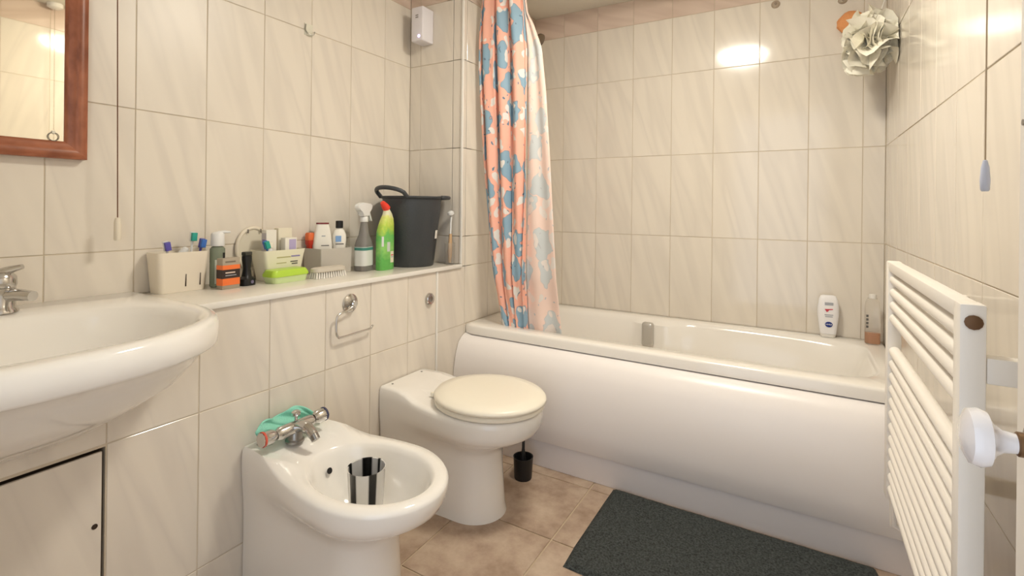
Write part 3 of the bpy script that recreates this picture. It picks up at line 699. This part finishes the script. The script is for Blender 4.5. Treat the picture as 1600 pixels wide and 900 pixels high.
# ------------------------------------------------------------------ bath mat
def mat_pile():
    m = bpy.data.materials.new('charcoal_pile'); m.use_nodes = True; nt = m.node_tree; b = nt.nodes['Principled BSDF']
    tc = nt.nodes.new('ShaderNodeTexCoord'); nz = nt.nodes.new('ShaderNodeTexNoise'); nz.inputs['Scale'].default_value = 170; nz.inputs['Detail'].default_value = 3
    nt.links.new(tc.outputs['Object'], nz.inputs['Vector'])
    r = ramp(nt, nz.outputs[0], [(0.3, lin((28, 32, 31))), (0.7, lin((76, 81, 79)))]); nt.links.new(r.outputs[0], b.inputs['Base Color']); b.inputs['Roughness'].default_value = 0.95
    bp = nt.nodes.new('ShaderNodeBump'); bp.inputs['Strength'].default_value = 0.8; bp.inputs['Distance'].default_value = 0.006
    nt.links.new(nz.outputs[0], bp.inputs['Height']); nt.links.new(bp.outputs[0], b.inputs['Normal']); return m
bm = bmesh.new()
nx_, ny_ = 80, 46
x0, x1, y0, y1 = 0.768, 1.600, -1.245, -0.762
def mz(u, v):
    e = min(u, 1-u, v*0.6, (1-v)*0.6)
    return FZ+0.002+0.012*min(1, e/0.02)**0.5 + 0.0012*math.sin(u*150)*math.sin(v*90)+0.0012*noise.noise(Vector((u*30, v*20, 0)))
g = [[bm.verts.new((lerp(x0, x1, i/nx_)+0.004*math.sin(j*0.5)*(1 if i in (0, nx_) else 0), lerp(y0, y1, j/ny_)+(0.003*math.sin(i*0.7) if j == 0 else 0), mz(i/nx_, j/ny_))) for i in range(nx_+1)] for j in range(ny_+1)]
for j in range(ny_):
    for i in range(nx_): bm.faces.new((g[j][i], g[j][i+1], g[j+1][i+1], g[j+1][i]))
lo = [bm.verts.new((v.co.x, v.co.y, FZ+0.0005)) for v in (g[0][0], g[0][-1], g[-1][-1], g[-1][0])]
me_edges = [g[0], [r_[-1] for r_ in g], list(reversed(g[-1])), [r_[0] for r_ in reversed(g)]]
for k, e in enumerate(me_edges): bm.faces.new(list(reversed(e)) + [lo[k], lo[(k+1) % 4]])
bm.faces.new(list(reversed(lo)))
o = from_bm('bath_mat', bm, mat_pile(), sharp=80); tag(o, 'dark charcoal bath mat lying along the bath panel', 'mat')

# ------------------------------------------------------------------ bath puff and rear-corner things
pf_ = thing('bath_puff', 'cream ruffled mesh bath puff hanging in the back right corner', 'bath puff', (1.622, -0.27, 1.726))
bm = bmesh.new()
rnd = random.Random(3)
for k in range(26):
    ax = Vector((rnd.gauss(0, 1), rnd.gauss(0, 1), rnd.gauss(0, 0.8))).normalized()
    s1 = ax.orthogonal().normalized(); s2 = ax.cross(s1)
    rr = rnd.uniform(0.060, 0.106); off = ax*rnd.uniform(0.01, 0.05); ph = rnd.uniform(0, 6)
    n = 30; ra, rb, rc = [], [], []
    for i in range(n):
        th = 2*PI*i/n; wv = math.sin(th*5+ph)*0.014+math.sin(th*3+ph*2)*0.008
        dvec = s1*math.cos(th)+s2*math.sin(th)
        q = 1+0.12*math.sin(th*2+ph)
        ra.append(off*0.3+dvec*0.012); rb.append(off*0.8+dvec*rr*0.6*q+ax*wv*0.7); rc.append(off+dvec*rr*q+ax*wv*1.6)
    for r_ in (ra, rb, rc):
        for p in r_:
            p.x = max(-0.10, min(0.074, p.x)); p.y = max(-0.1, min(0.122, p.y)); p.z *= 1.1
    bm_loft(bm, [ra, rb, rc], False, False)
me = bpy.data.meshes.new('ruffles'); bm.to_mesh(me); bm.free()
o = link('ruffles', me, mat('cream_mesh', (248, 241, 224), 0.7, vary=0.1, vscale=30), pf_, True, 60)
o['kind'] = 'stuff'
tube('hanging_cord', [(0.01, 0.02, 0.05), (0.03, 0.04, 0.13), (0.05, 0.06, 0.20)], 0.002, M_PLAST, pf_, 6)
hk2 = thing('puff_hook', 'clear plastic hook above the bath puff', 'hook', (1.664, -0.20, 1.945))
box('pad', 0.02, 0.0345, -0.012, 0.012, -0.03, 0.03, mat('clear_pad', (226, 222, 205), 0.3), hk2, 0.003)
tube('peg', [(0.02, 0, 0.0), (-0.01, 0, 0.0), (-0.016, 0, 0.012)], 0.004, mat('clear_pad'), hk2, 8)
sp = bmesh.new()
bmesh.ops.create_icosphere(sp, subdivisions=3, radius=1)
for v in sp.verts:
    k = 1+0.12*noise.noise(v.co*2.5); v.co = Vector((v.co.x*0.055*k, v.co.y*0.03*k, v.co.z*0.050*k))
o = from_bm('bath_sponge', sp, mat('orange_sponge', (232, 160, 104), 0.9, bump=0.6, bscale=90)); o.location = (1.572, -0.031, 1.893); tag(o, 'orange sponge tucked behind the bath puff', 'sponge')

# ------------------------------------------------------------------ bottles on the bath rim
RIM = 0.5145
def rrect(hx, hy, z, n=4.0, N=32, c=(0, 0)):
    out = []
    for i in range(N):
        a = 2*PI*i/N; cc, s = math.cos(a), math.sin(a); k = 1/((abs(cc)**n+abs(s)**n)**(1/n)); out.append((c[0]+hx*cc*k, c[1]+hy*s*k, z))
    return out
lb = thing('lotion_bottle', 'white lotion bottle with blue round emblem on the bath rim', 'bottle', (1.496, -0.042, RIM), 0.12)
loft('cap', [rrect(0.026, 0.015, 0.0, 3), rrect(0.028, 0.016, 0.003, 3), rrect(0.030, 0.017, 0.014, 3)], M_PLAST, lb)
loft('bottle_body', [rrect(0.031, 0.018, 0.0148, 3), rrect(0.033, 0.019, 0.03, 3), rrect(0.041, 0.021, 0.095, 3), rrect(0.041, 0.021, 0.13, 3), rrect(0.036, 0.018, 0.165, 3), rrect(0.029, 0.012, 0.181, 3), rrect(0.02, 0.006, 0.184, 3)], mat('lotion_white', (242, 240, 240), 0.25), lb, sharp=60)
M_NBLUE = mat('emblem_blue', (24, 48, 128), 0.35); M_PRINTG = mat('print_grey', (170, 174, 182), 0.5); M_PRINTR = mat('print_red', (206, 74, 88), 0.5)
e = lathe('emblem', [(0.0145, 0.0), (0.0145, 0.0012)], M_NBLUE, lb, 28, flat=0.82); e.matrix_local = Matrix.Translation((0, -0.0203, 0.058)) @ Matrix.Rotation(PI/2, 4, 'X')
text_obj('NIVEA', 0.0088, mat('emblem_white', (245, 245, 245), 0.4), lb, Matrix.Translation((0, -0.0218, 0.058)) @ Matrix.Rotation(PI/2, 4, 'X'))
for z, hw, mm in ((0.150, 0.016, M_PRINTG), (0.143, 0.016, M_PRINTG), (0.098, 0.016, M_PRINTG), (0.090, 0.014, M_PRINTG)):
    box('print_line', -hw, hw, -0.0218, -0.0200, z, z+0.004, mm, lb)
prism('print_swoosh', [(-0.016, 0.125), (-0.012, 0.118), (-0.008, 0.112), (-0.002, 0.116), (0.0, 0.121), (0.016, 0.124), (0.014, 0.127), (0.0, 0.126)], 'y', -0.0222, -0.0205, M_PRINTR, lb)
ab = thing('shampoo_bottle', 'clear bottle with a little amber liquid on the bath rim', 'bottle', (1.6525, -0.075, RIM))
M_CLEAR = mat('clear_plastic', (250, 248, 245), 0.08, trans=0.92, ior=1.25)
M_AMBER = mat('amber_liquid', (244, 186, 140), 0.1, trans=0.5, ior=1.2)
loft('bottle_body', [rrect(0.024, 0.018, 0.0, 3), rrect(0.027, 0.020, 0.004, 3), rrect(0.027, 0.020, 0.14, 3), rrect(0.024, 0.018, 0.175, 3), rrect(0.017, 0.014, 0.19, 3)], M_CLEAR, ab)
loft('liquid', [rrect(0.0235, 0.017, 0.003, 3), rrect(0.0255, 0.0188, 0.006, 3), rrect(0.0255, 0.0188, 0.048, 3)], M_AMBER, ab)
lathe('cap', [(0.014, 0.1905), (0.014, 0.206), (0.010, 0.208)], M_PLAST, ab, 18)
M_INK = mat('dark_ink', (96, 92, 88), 0.5)
for i, z in enumerate((0.068, 0.083, 0.098, 0.113)):
    box('print_mark', -0.0235, -0.0155, -0.0212, -0.0198, z, z+0.010, M_INK, ab)

# ------------------------------------------------------------------ things on the shelf
S = SH+0.0003
def rbox_ring(x0, x1, y0, y1, z, r=0.012, k=5):
    out = []
    for cx, cy, a0 in ((x1-r, y1-r, 0), (x0+r, y1-r, PI/2), (x0+r, y0+r, PI), (x1-r, y0+r, 1.5*PI)):
        for i in range(k+1):
            a = a0+PI/2*i/k; out.append((cx+r*math.cos(a), cy+r*math.sin(a), z))
    return out
def open_box(name, hx0, hy0, hx1, hy1, h, m, parent, t=0.003, r=0.010):
    R = [rbox_ring(-hx0, hx0, -hy0, hy0, 0, r), rbox_ring(-hx1, hx1, -hy1, hy1, h, r), rbox_ring(-hx1+t, hx1-t, -hy1+t, hy1-t, h, r-0.001), rbox_ring(-hx0+t, hx0-t, -hy0+t, hy0-t, t, r-0.001)]
    return loft(name, R, m, parent, True, True, 40)
# toothbrush box
tbx = thing('toothbrush_box', 'cream open toothbrush box nearest the basin', 'box', (-0.283, -1.832, S))
open_box('box_body', 0.034, 0.066, 0.040, 0.075, 0.122, mat('cream_box', (236, 226, 208), 0.4), tbx, r=0.014)
for y in (0.004, 0.046): 
    o = prism('slot', [(y-0.0012, 0.016), (y+0.0022, 0.016), (y+0.0016, 0.054), (y-0.0002, 0.054)], 'x', 0.0, 0.0008, M_DARK, tbx); o.location = (0.0346, 0, 0); o.rotation_euler = (0, 0.05, 0)
def brush(label, x, y, lean, top, hc, bc, head='brush', z0=0.006, base=S):
    b_ = thing('toothbrush', label, 'toothbrush', (x, y, base+z0), group='toothbrushes on the shelf')
    b_.rotation_euler = (lean[0], lean[1], lean[2] if len(lean) > 2 else 0)
    tube('handle', [(0, 0, 0), (0, 0, top*0.6), (0, 0, top*0.82), (0, 0, top)], [0.005, 0.005, 0.003, 0.0042], hc, b_, 8)
    box('head', -0.004, 0.004, -0.008, 0.008, top-0.004, top+0.026, hc, b_, 0.002)
    box('bristles', 0.0045, 0.015, -0.0075, 0.0075, top-0.002, top+0.024, bc, b_, 0.001)
    return b_
BW, BB, BT, BP = mat('brush_white', (232, 232, 230), 0.4), mat('brush_blue', (60, 110, 190), 0.4), mat('brush_teal', (44, 160, 146), 0.5), mat('brush_violet', (92, 84, 170), 0.45)
brush('white toothbrush with violet bristles at the left of the cream box', -0.268, -1.850, (0.20, 0.06), 0.128, BW, BP)
brush('white toothbrush with teal bristles standing highest in the cream box', -0.285, -1.802, (-0.05, 0.05), 0.150, BW, BT)
brush('blue toothbrush with blue bristles at the right of the cream box', -0.280, -1.790, (-0.14, 0.08), 0.130, BP, BB)
bh = thing('brush_head_cover', 'white rounded electric brush head lying in the cream box', 'brush head', (-0.292, -1.835, S+0.085))
o = lathe('cover', [(0.008, 0.0), (0.012, 0.006), (0.013, 0.03), (0.009, 0.052), (0.004, 0.056)], BW, bh, 16); o.rotation_euler = (-0.5, 0.2, 0)
# pump bottle
pb = thing('pump_bottle', 'clear green pump bottle with white pump between the cream box and orange carton', 'bottle', (-0.262, -1.724, S))
M_GREENP = mat('sage_plastic', (158, 168, 148), 0.2, trans=0.45, ior=1.2)
lathe('bottle_body', [(0.019, 0.0), (0.022, 0.003), (0.022, 0.124), (0.018, 0.130), (0.012, 0.133)], M_GREENP, pb, 24)
lathe('pump_cap', [(0.020, 0.1335), (0.0205, 0.135), (0.0195, 0.172), (0.015, 0.178), (0.008, 0.180)], BW, pb, 22)
tube('nozzle', [(0, 0, 0.176), (0.010, 0.016, 0.179), (0.018, 0.032, 0.178)], [0.006, 0.005, 0.003], BW, pb, 8)
prism('label_panel', [(0.0, 0.012), (0.010, 0.012), (0.010, 0.09), (0.0, 0.09)], 'x', 0.0, 0.0006, mat('pale_label', (206, 208, 192), 0.5), pb).matrix_local = Matrix.Rotation(-0.6, 4, 'Z') @ Matrix.Translation((0.0215, -0.005, 0))
tube('dip_tube', [(0, 0, 0.006), (0, 0, 0.126)], 0.002, BW, pb, 6)
# orange carton
oc = thing('carton', 'small grey, orange and black carton beside the pump bottle', 'carton', (-0.202, -1.722, S), 0.05)
box('carton_body', -0.015, 0.015, -0.029, 0.029, 0, 0.098, mat('carton_grey', (172, 160, 142), 0.5), oc, 0.001)
M_OR = mat('carton_orange', (244, 124, 62), 0.45); M_BK = mat('carton_black', (54, 42, 40), 0.45)
for nm, z0, z1, mm in (('orange_band', 0.062, 0.076, M_OR), ('black_band', 0.034, 0.0618, M_BK), ('orange_band', 0.012, 0.0338, M_OR)):
    box(nm, 0.0151, 0.0159, -0.0288, 0.0288, z0, z1, mm, oc); box(nm, -0.0148, 0.0148, -0.0299, -0.0291, z0, z1, mm, oc)
box('print_line', 0.0160, 0.0164, -0.020, 0.012, 0.050, 0.054, mat('print_cream', (226, 206, 190), 0.5), oc)
box('print_line', 0.0160, 0.0164, -0.020, 0.016, 0.042, 0.0445, M_PRINTG, oc)
box('print_line', 0.0151, 0.0157, -0.02, 0.014, 0.084, 0.089, mat('print_taupe', (126, 114, 100), 0.5), oc)
box('hang_tab', -0.002, 0.0, -0.018, -0.012, 0.0985, 0.116, M_BLACK, oc)
# black trimmer
tr = thing('beard_trimmer', 'black electric trimmer standing beside the orange carton', 'trimmer', (-0.215, -1.653, S), 0.2)
loft('trimmer_body', [rrect(0.020, 0.024, 0.0, 4), rrect(0.020, 0.024, 0.022, 4), rrect(0.014, 0.014, 0.03, 3), rrect(0.011, 0.010, 0.055, 3), rrect(0.013, 0.014, 0.085, 3), rrect(0.012, 0.015, 0.098, 3)], M_BLACK, tr)
box('trimmer_head', -0.010, 0.010, -0.014, 0.014, 0.0985, 0.112, mat('trimmer_head', (58, 58, 52), 0.35), tr, 0.003)
lathe('badge', [(0.006, 0.0), (0.006, 0.001)], mat('badge_violet', (120, 112, 140), 0.3), tr, 12).matrix_local = Matrix.Translation((0.0203, 0.004, 0.012)) @ Matrix.Rotation(PI/2, 4, 'Y')
# cream caddy with label
cd_ = thing('storage_caddy', 'cream plastic caddy holding cartons and brushes, with printed front', 'caddy', (-0.262, -1.505, S))
open_box('caddy_body', 0.036, 0.066, 0.046, 0.084, 0.108, mat('caddy_cream', (236, 230, 208), 0.4), cd_, r=0.012)
M_OLIVE = mat('print_olive', (186, 178, 128), 0.5); M_VIO = mat('print_violet', (140, 130, 180), 0.5)
for y0, y1, z0, z1, mm in ((-0.035, 0.02, 0.080, 0.084, M_OLIVE), (0.022, 0.058, 0.081, 0.086, M_VIO), (0.02, 0.05, 0.062, 0.066, M_INK), (0.026, 0.05, 0.054, 0.058, M_INK), (-0.035, 0.004, 0.060, 0.063, M_OLIVE)):
    o = box('print_line', -0.0004, 0.0004, y0, y1, z0, z1, mm, cd_); o.location = (0.0463-(0.108-(z0+z1)/2)*0.0926, 0, 0)
    
hm = thing('hand_mirror', 'round cream hand mirror standing behind the cream caddy', 'hand mirror', (-0.3185, -1.566, S))
ring_pts = [(0.0, 0.060*math.cos(a), 0.112+0.074*math.sin(a)) for a in [2*PI*i/40 for i in range(41)]]
tube('frame', ring_pts, 0.0065, M_CREAM, hm, 10)
o = lathe('back', [(0.070, 0.0), (0.070, 0.004)], mat('pale_back', (226, 218, 198), 0.35), hm, 30, flat=0.80); o.matrix_local = Matrix.Translation((-0.003, 0, 0.112)) @ Matrix.Rotation(PI/2, 4, 'Y') @ Matrix.Rotation(0, 4, 'Z')
tube('handle', [(0, 0, 0.0), (0, 0, 0.036)], 0.0065, M_CREAM, hm, 10)
for s in (-1, 1): box('clip', 0.006, 0.0085, 0.024*s-0.003, 0.024*s+0.003, 0.168, 0.182, M_STEEL, hm, 0.001)
def carton(name, label, x, y, z, hx, hy, h, m, rz=0.0):
    c = thing(name, label, 'carton', (x, y, z), rz, 'cartons in the cream caddy'); box('carton_body', -hx, hx, -hy, hy, 0, h, m, c, 0.0012); return c
c = carton('carton', 'tall white and lilac carton in the cream caddy in front of the mirror', -0.262, -1.541, S+0.004, 0.013, 0.020, 0.176, mat('carton_white', (232, 228, 216), 0.45))
box('lilac_side', -0.0135, 0.0135, -0.0208, -0.0202, 0.02, 0.165, mat('lilac_pale', (196, 190, 192), 0.5), c)
box('violet_print', -0.008, 0.006, -0.0216, -0.0209, 0.125, 0.142, M_VIO, c)
c = carton('carton', 'short white carton with lilac panel in the cream caddy', -0.245, -1.474, S+0.004, 0.013, 0.024, 0.146, mat('carton_white', (232, 228, 216), 0.45))
box('lilac_panel', 0.0131, 0.0139, -0.008, 0.020, 0.10, 0.140, mat('lilac', (182, 170, 206), 0.5), c)
c = carton('carton', 'tall plain beige carton at the back right of the cream caddy', -0.279, -1.474, S+0.004, 0.013, 0.028, 0.180, mat('carton_beige', (228, 220, 198), 0.5))
brush('blue toothbrush with teal tip leaning in the cream caddy', -0.238, -1.530, (0.33, 0.02), 0.118, BB, BT, base=S+0.001)
tub_ = thing('toothpaste_tube', 'white toothpaste tube with round cap leaning from the cream caddy', 'tube', (-0.2375, -1.5565, S+0.006))
o = lathe('tube_body', [(0.008, 0.0), (0.0092, 0.06), (0.010, 0.105), (0.008, 0.110)], BW, tub_, 18)
lathe('cap', [(0.010, 0.1105), (0.0115, 0.112), (0.011, 0.128), (0.008, 0.131)], M_LID, tub_, 16)
# green soap box
gb = thing('soap_box', 'lime green lidded soap box with translucent base', 'soap box', (-0.185, -1.527, S), 0.05)
loft('base', [rbox_ring(-0.030, 0.030, -0.066, 0.066, 0, 0.014), rbox_ring(-0.033, 0.033, -0.073, 0.073, 0.022, 0.016)], mat('pale_green_plastic', (208, 226, 168), 0.3), gb)
loft('lid', [rbox_ring(-0.035, 0.035, -0.075, 0.075, 0.0222, 0.016), rbox_ring(-0.035, 0.035, -0.075, 0.075, 0.030, 0.016), rbox_ring(-0.029, 0.029, -0.067, 0.067, 0.044, 0.014), rbox_ring(-0.024, 0.024, -0.062, 0.062, 0.0455, 0.012)], mat('lime_plastic', (182, 218, 74), 0.3), gb)
# scrubbing brush
sb = thing('scrubbing_brush', 'grey scrubbing brush resting on its white bristles', 'brush', (-0.152, -1.375, S), 0.0)
loft('brush_back', [rbox_ring(-0.022, 0.022, -0.068, 0.072, 0.0225, 0.018), rbox_ring(-0.024, 0.024, -0.070, 0.074, 0.026, 0.02), rbox_ring(-0.022, 0.022, -0.068, 0.072, 0.036, 0.018), rbox_ring(-0.015, 0.015, -0.060, 0.064, 0.040, 0.014)], mat('brush_grey', (206, 198, 184), 0.45), sb)
bm = bmesh.new()
for i in range(13):
    for j in range(4):
        x, y = -0.016+j*0.0107, -0.060+i*0.0104
        bm_tube(bm, [(x, y, 0.0223), (x*1.15, y*1.06, 0.0)], [0.0026, 0.0040], 6)
o = from_bm('bristles', bm, mat('bristle_white', (240, 236, 228), 0.6), sb); o['kind'] = 'stuff'
# grey box
gx = thing('storage_box', 'grey plastic storage box holding three bottles', 'storage box', (-0.262, -1.283, S))
open_box('box_body', 0.051, 0.074, 0.053, 0.077, 0.100, mat('mid_grey_plastic', (194, 188, 178), 0.4), gx, r=0.004)
# bottles in the grey box
rbt = thing('bottle', 'red and orange bottle at the left of the grey box', 'bottle', (-0.299, -1.3425, S+0.005), group='bottles in the grey box')
loft('bottle_body', [rrect(0.010, 0.010, 0), rrect(0.011, 0.0105, 0.004), rrect(0.011, 0.0105, 0.105), rrect(0.015, 0.014, 0.112), rrect(0.015, 0.014, 0.126)], mat('red_plastic', (196, 58, 40), 0.3), rbt)
loft('cap', [rrect(0.015, 0.0146, 0.1263), rrect(0.0148, 0.0144, 0.150), rrect(0.012, 0.011, 0.156)], mat('orange_cap', (226, 112, 62), 0.35), rbt)
wbt = thing('bottle', 'white tapered bottle with thin dark red cap in the grey box', 'bottle', (-0.272, -1.304, S+0.005), -0.5, group='bottles in the grey box')
loft('bottle_body', [rrect(0.018, 0.033, 0, 3.5), rrect(0.020, 0.036, 0.004, 3.5), rrect(0.020, 0.037, 0.105, 3.5), rrect(0.018, 0.032, 0.150, 3.5), rrect(0.015, 0.026, 0.178, 3.5), rrect(0.014, 0.0232, 0.189, 3.5)], mat('soft_white', (238, 234, 224), 0.35), wbt)
loft('cap', [rrect(0.0145, 0.0238, 0.1895, 3.5), rrect(0.0145, 0.0238, 0.1955, 3.5)], mat('dark_red_cap', (132, 62, 64), 0.4), wbt)
box('label_print', 0.0196, 0.0204, -0.008, 0.022, 0.103, 0.1065, M_INK, wbt)
box('label_print', 0.0184, 0.0194, -0.006, 0.008, 0.141, 0.145, M_PRINTG, wbt)
kbt = thing('bottle', 'white round-shouldered bottle with black cap in the grey box', 'bottle', (-0.245, -1.243, S+0.005), -0.5, group='bottles in the grey box')
KP = [(0.014, 0, 0), (0.016, 0.017, 0.0)]
loft('bottle_body', [rrect(0.016, 0.023, 0, 2.5), rrect(0.018, 0.024, 0.004, 2.5), rrect(0.018, 0.025, 0.10, 2.5), rrect(0.019, 0.028, 0.125, 2.4), rrect(0.018, 0.027, 0.145, 2.3), rrect(0.014, 0.020, 0.163, 2.0), rrect(0.010, 0.011, 0.173, 2.0)], mat('soft_white', (238, 234, 224), 0.35), kbt)
lathe('cap', [(0.0145, 0.1735), (0.0145, 0.201), (0.0125, 0.203)], M_BLACK, kbt, 20)
box('blue_label', 0.0172, 0.0196, -0.018, 0.004, 0.118, 0.142, mat('label_blue', (128, 166, 214), 0.5), kbt)
box('label_print', 0.0178, 0.0188, -0.018, 0.014, 0.107, 0.111, M_INK, kbt)
# spray bottle
sy = thing('spray_bottle', 'clear grey spray bottle with white trigger head', 'bottle', (-0.188, -1.163, S), 0.25)
M_SMOKE = mat('smoky_clear', (176, 172, 168), 0.12, trans=0.55, ior=1.2)
loft('bottle_body', [rrect(0.026, 0.036, 0, 4), rrect(0.028, 0.038, 0.004, 4), rrect(0.028, 0.038, 0.105, 4), rrect(0.026, 0.034, 0.125, 3), rrect(0.020, 0.022, 0.150, 2.5), rrect(0.015, 0.016, 0.19, 2), rrect(0.014, 0.014, 0.203, 2)], M_SMOKE, sy)
tube('dip_tube', [(0, 0, 0.012), (0, 0.004, 0.11), (0, 0, 0.20)], 0.003, BW, sy, 6)
loft('label', [rrect(0.0284, 0.0384, 0.022, 4), rrect(0.0284, 0.0384, 0.100, 4)], mat('label_white', (220, 222, 218), 0.5), sy, False, False)
loft('label_band', [rrect(0.0288, 0.0388, 0.086, 4), rrect(0.0288, 0.0388, 0.098, 4)], mat('label_teal', (66, 134, 122), 0.5), sy, False, False)
lathe('collar', [(0.016, 0.2033), (0.017, 0.206), (0.016, 0.224), (0.012, 0.226)], BW, sy, 18)
prism('trigger_head', [(-0.052, 0.274), (-0.056, 0.264), (-0.050, 0.252), (-0.026, 0.245), (-0.022, 0.2265), (0.020, 0.2265), (0.022, 0.248), (0.040, 0.254), (0.044, 0.266), (0.040, 0.278), (-0.020, 0.284)], 'x', -0.013, 0.013, BW, sy, 0.003)
prism('trigger', [(0.0225, 0.246), (0.032, 0.2505), (0.042, 0.226), (0.054, 0.206), (0.044, 0.206), (0.032, 0.226)], 'x', -0.006, 0.006, BW, sy, 0.001)
# toilet cleaner bottle
dk = thing('toilet_cleaner', 'green angled-neck toilet cleaner bottle with red cap', 'bottle', (-0.142, -1.088, S), 0.1)
M_DKG = bpy.data.materials.new('green_wrap'); M_DKG.use_nodes = True; nt = M_DKG.node_tree; b = nt.nodes['Principled BSDF']
tc = nt.nodes.new('ShaderNodeTexCoord'); sx = nt.nodes.new('ShaderNodeSeparateXYZ'); nt.links.new(tc.outputs['Object'], sx.inputs[0])
nz = nt.nodes.new('ShaderNodeTexNoise'); nz.inputs['Scale'].default_value = 45; nz.inputs['Detail'].default_value = 4; nt.links.new(tc.outputs['Object'], nz.inputs['Vector'])
mm_ = nt.nodes.new('ShaderNodeMath'); mm_.operation = 'MULTIPLY_ADD'; mm_.inputs[1].default_value = 0.10; nt.links.new(nz.outputs[0], mm_.inputs[0]); nt.links.new(sx.outputs[2], mm_.inputs[2])
r = ramp(nt, mm_.outputs[0], [(0.03, lin((112, 196, 96))), (0.09, lin((98, 178, 84))), (0.14, lin((148, 206, 110))), (0.19, lin((104, 190, 96))), (0.235, lin((188, 214, 84))), (0.272, lin((222, 226, 130))), (0.285, lin((228, 228, 196)))])
nt.links.new(r.outputs[0], b.inputs['Base Color']); b.inputs['Roughness'].default_value = 0.3
def sec(yc, hy, z, hx, n=3.2, dz=0.0):
    return [(x, yc+y, z+dz*(y/hy)) for x, y, _ in rrect(hx, hy, 0, n)]
loft('bottle_body', [sec(0, 0.042, 0, 0.022), sec(0, 0.044, 0.004, 0.024), sec(0, 0.044, 0.06, 0.024), sec(0, 0.0445, 0.13, 0.024), sec(0.001, 0.043, 0.165, 0.023), sec(0.010, 0.034, 0.200, 0.021, dz=-0.006), sec(0.018, 0.025, 0.226, 0.018, 2.8, -0.012), sec(0.017, 0.020, 0.246, 0.0155, 2.4, -0.018), sec(0.010, 0.0175, 0.258, 0.0135, 2, -0.020)], M_DKG, dk, sharp=60)
cp = lathe('cap', [(0.0165, 0.0), (0.0165, 0.012), (0.012, 0.032), (0.009, 0.040), (0.004, 0.042)], mat('red_cap', (236, 70, 52), 0.35), dk, 20); cp.matrix_local = Matrix.Translation((0, 0.009, 0.259)) @ Matrix.Rotation(0.85, 4, 'X')
for y0, y1, z0, z1, mm in ((-0.042, -0.033, 0.10, 0.142, mat('label_white', (220, 222, 218))), (-0.016, 0.002, 0.078, 0.118, mat('label_pale', (206, 214, 204), 0.5)), (0.006, 0.026, 0.030, 0.078, mat('label_cream', (226, 220, 194), 0.5))):
    lo_ = abs((y0+y1)/2)/0.044; xx = 0.0240*(1-min(1, lo_)**3.2)**(1/3.2)
    o = box('label_patch', -0.0006, 0.0006, (y0-y1)/2, (y1-y0)/2, z0, z1, mm, dk); o.location = (xx+0.0005, (y0+y1)/2, 0); 
    if lo_ > 0.6: o.rotation_euler = (0, 0, -0.75)
box('label_print', 0.0249, 0.0254, 0.008, 0.024, 0.052, 0.056, M_PRINTG, dk); box('label_print', 0.0249, 0.0254, 0.008, 0.024, 0.060, 0.064, M_PRINTR, dk)
# bucket
M_BKT = mat('anthracite_plastic', (64, 67, 70), 0.42, bump=0.1, bscale=120)
bk = thing('bucket', 'dark grey plastic bucket with loop handles at the end of the shelf', 'bucket', (-0.160, -0.899, S))
H = 0.315
lathe('bucket_body', [(0.096, 0.0), (0.100, 0.004), (0.134, H-0.012), (0.140, H-0.010), (0.144, H-0.006), (0.144, H), (0.137, H+0.001), (0.132, H-0.006), (0.094, 0.006)], M_BKT, bk, 44)
def loop_handle(a0, rise, span, outw):
    pts = []
    for i in range(17):
        t = -1+2*i/16; th = a0+t*span
        h_ = (1-t*t)**0.5 if abs(t) < 1 else 0
        rr = 0.141+outw*h_
        pts.append((rr*math.cos(th), rr*math.sin(th), H-0.004+rise*h_))
    return tube('handle', pts, 0.0095, M_BKT, bk, 10)
loop_handle(-PI/2-0.05, 0.040, 0.62, 0.036)
loop_handle(PI/2-0.75, 0.0, 0.5, 0.026)
o = box('price_sticker', -0.0006, 0.0006, -0.011, 0.011, 0, 0.038, mat('sticker_white', (236, 232, 222), 0.5), bk); o.matrix_local = Matrix.Rotation(0.28, 4, 'Z') @ Matrix.Translation((0.1172, 0, 0.125)) @ Matrix.Rotation(0.103, 4, 'Y')
# clear sleeve with a wooden brush behind the bucket
bg = thing('brush_holder', 'tall clear plastic holder beside the bucket', 'holder', (-0.042, RY-0.032, S))
lathe('sleeve', [(0.021, 0.0), (0.022, 0.003), (0.024, 0.10), (0.023, 0.10), (0.021, 0.005)], M_CLEAR, bg, 22, True, True)
wbh = thing('dish_brush', 'wooden brush with white shaft standing in the clear holder', 'brush', (-0.042, RY-0.032, S+0.007))
tube('wooden_handle', [(0, 0, 0.0), (0, 0.001, 0.05), (0, 0.004, 0.135)], [0.006, 0.011, 0.007], mat('beech_wood', (206, 172, 132), 0.6), wbh, 12)
tube('shaft', [(0, 0.0041, 0.1355), (0, 0.006, 0.19), (0.0, 0.010, 0.222)], 0.0045, BW, wbh, 10)
o = lathe('brush_head', [(0.006, 0.0), (0.016, 0.008), (0.016, 0.018), (0.008, 0.024)], BW, wbh, 16); o.matrix_local = Matrix.Translation((0, 0.008, 0.220)) @ Matrix.Rotation(0.3, 4, 'X')
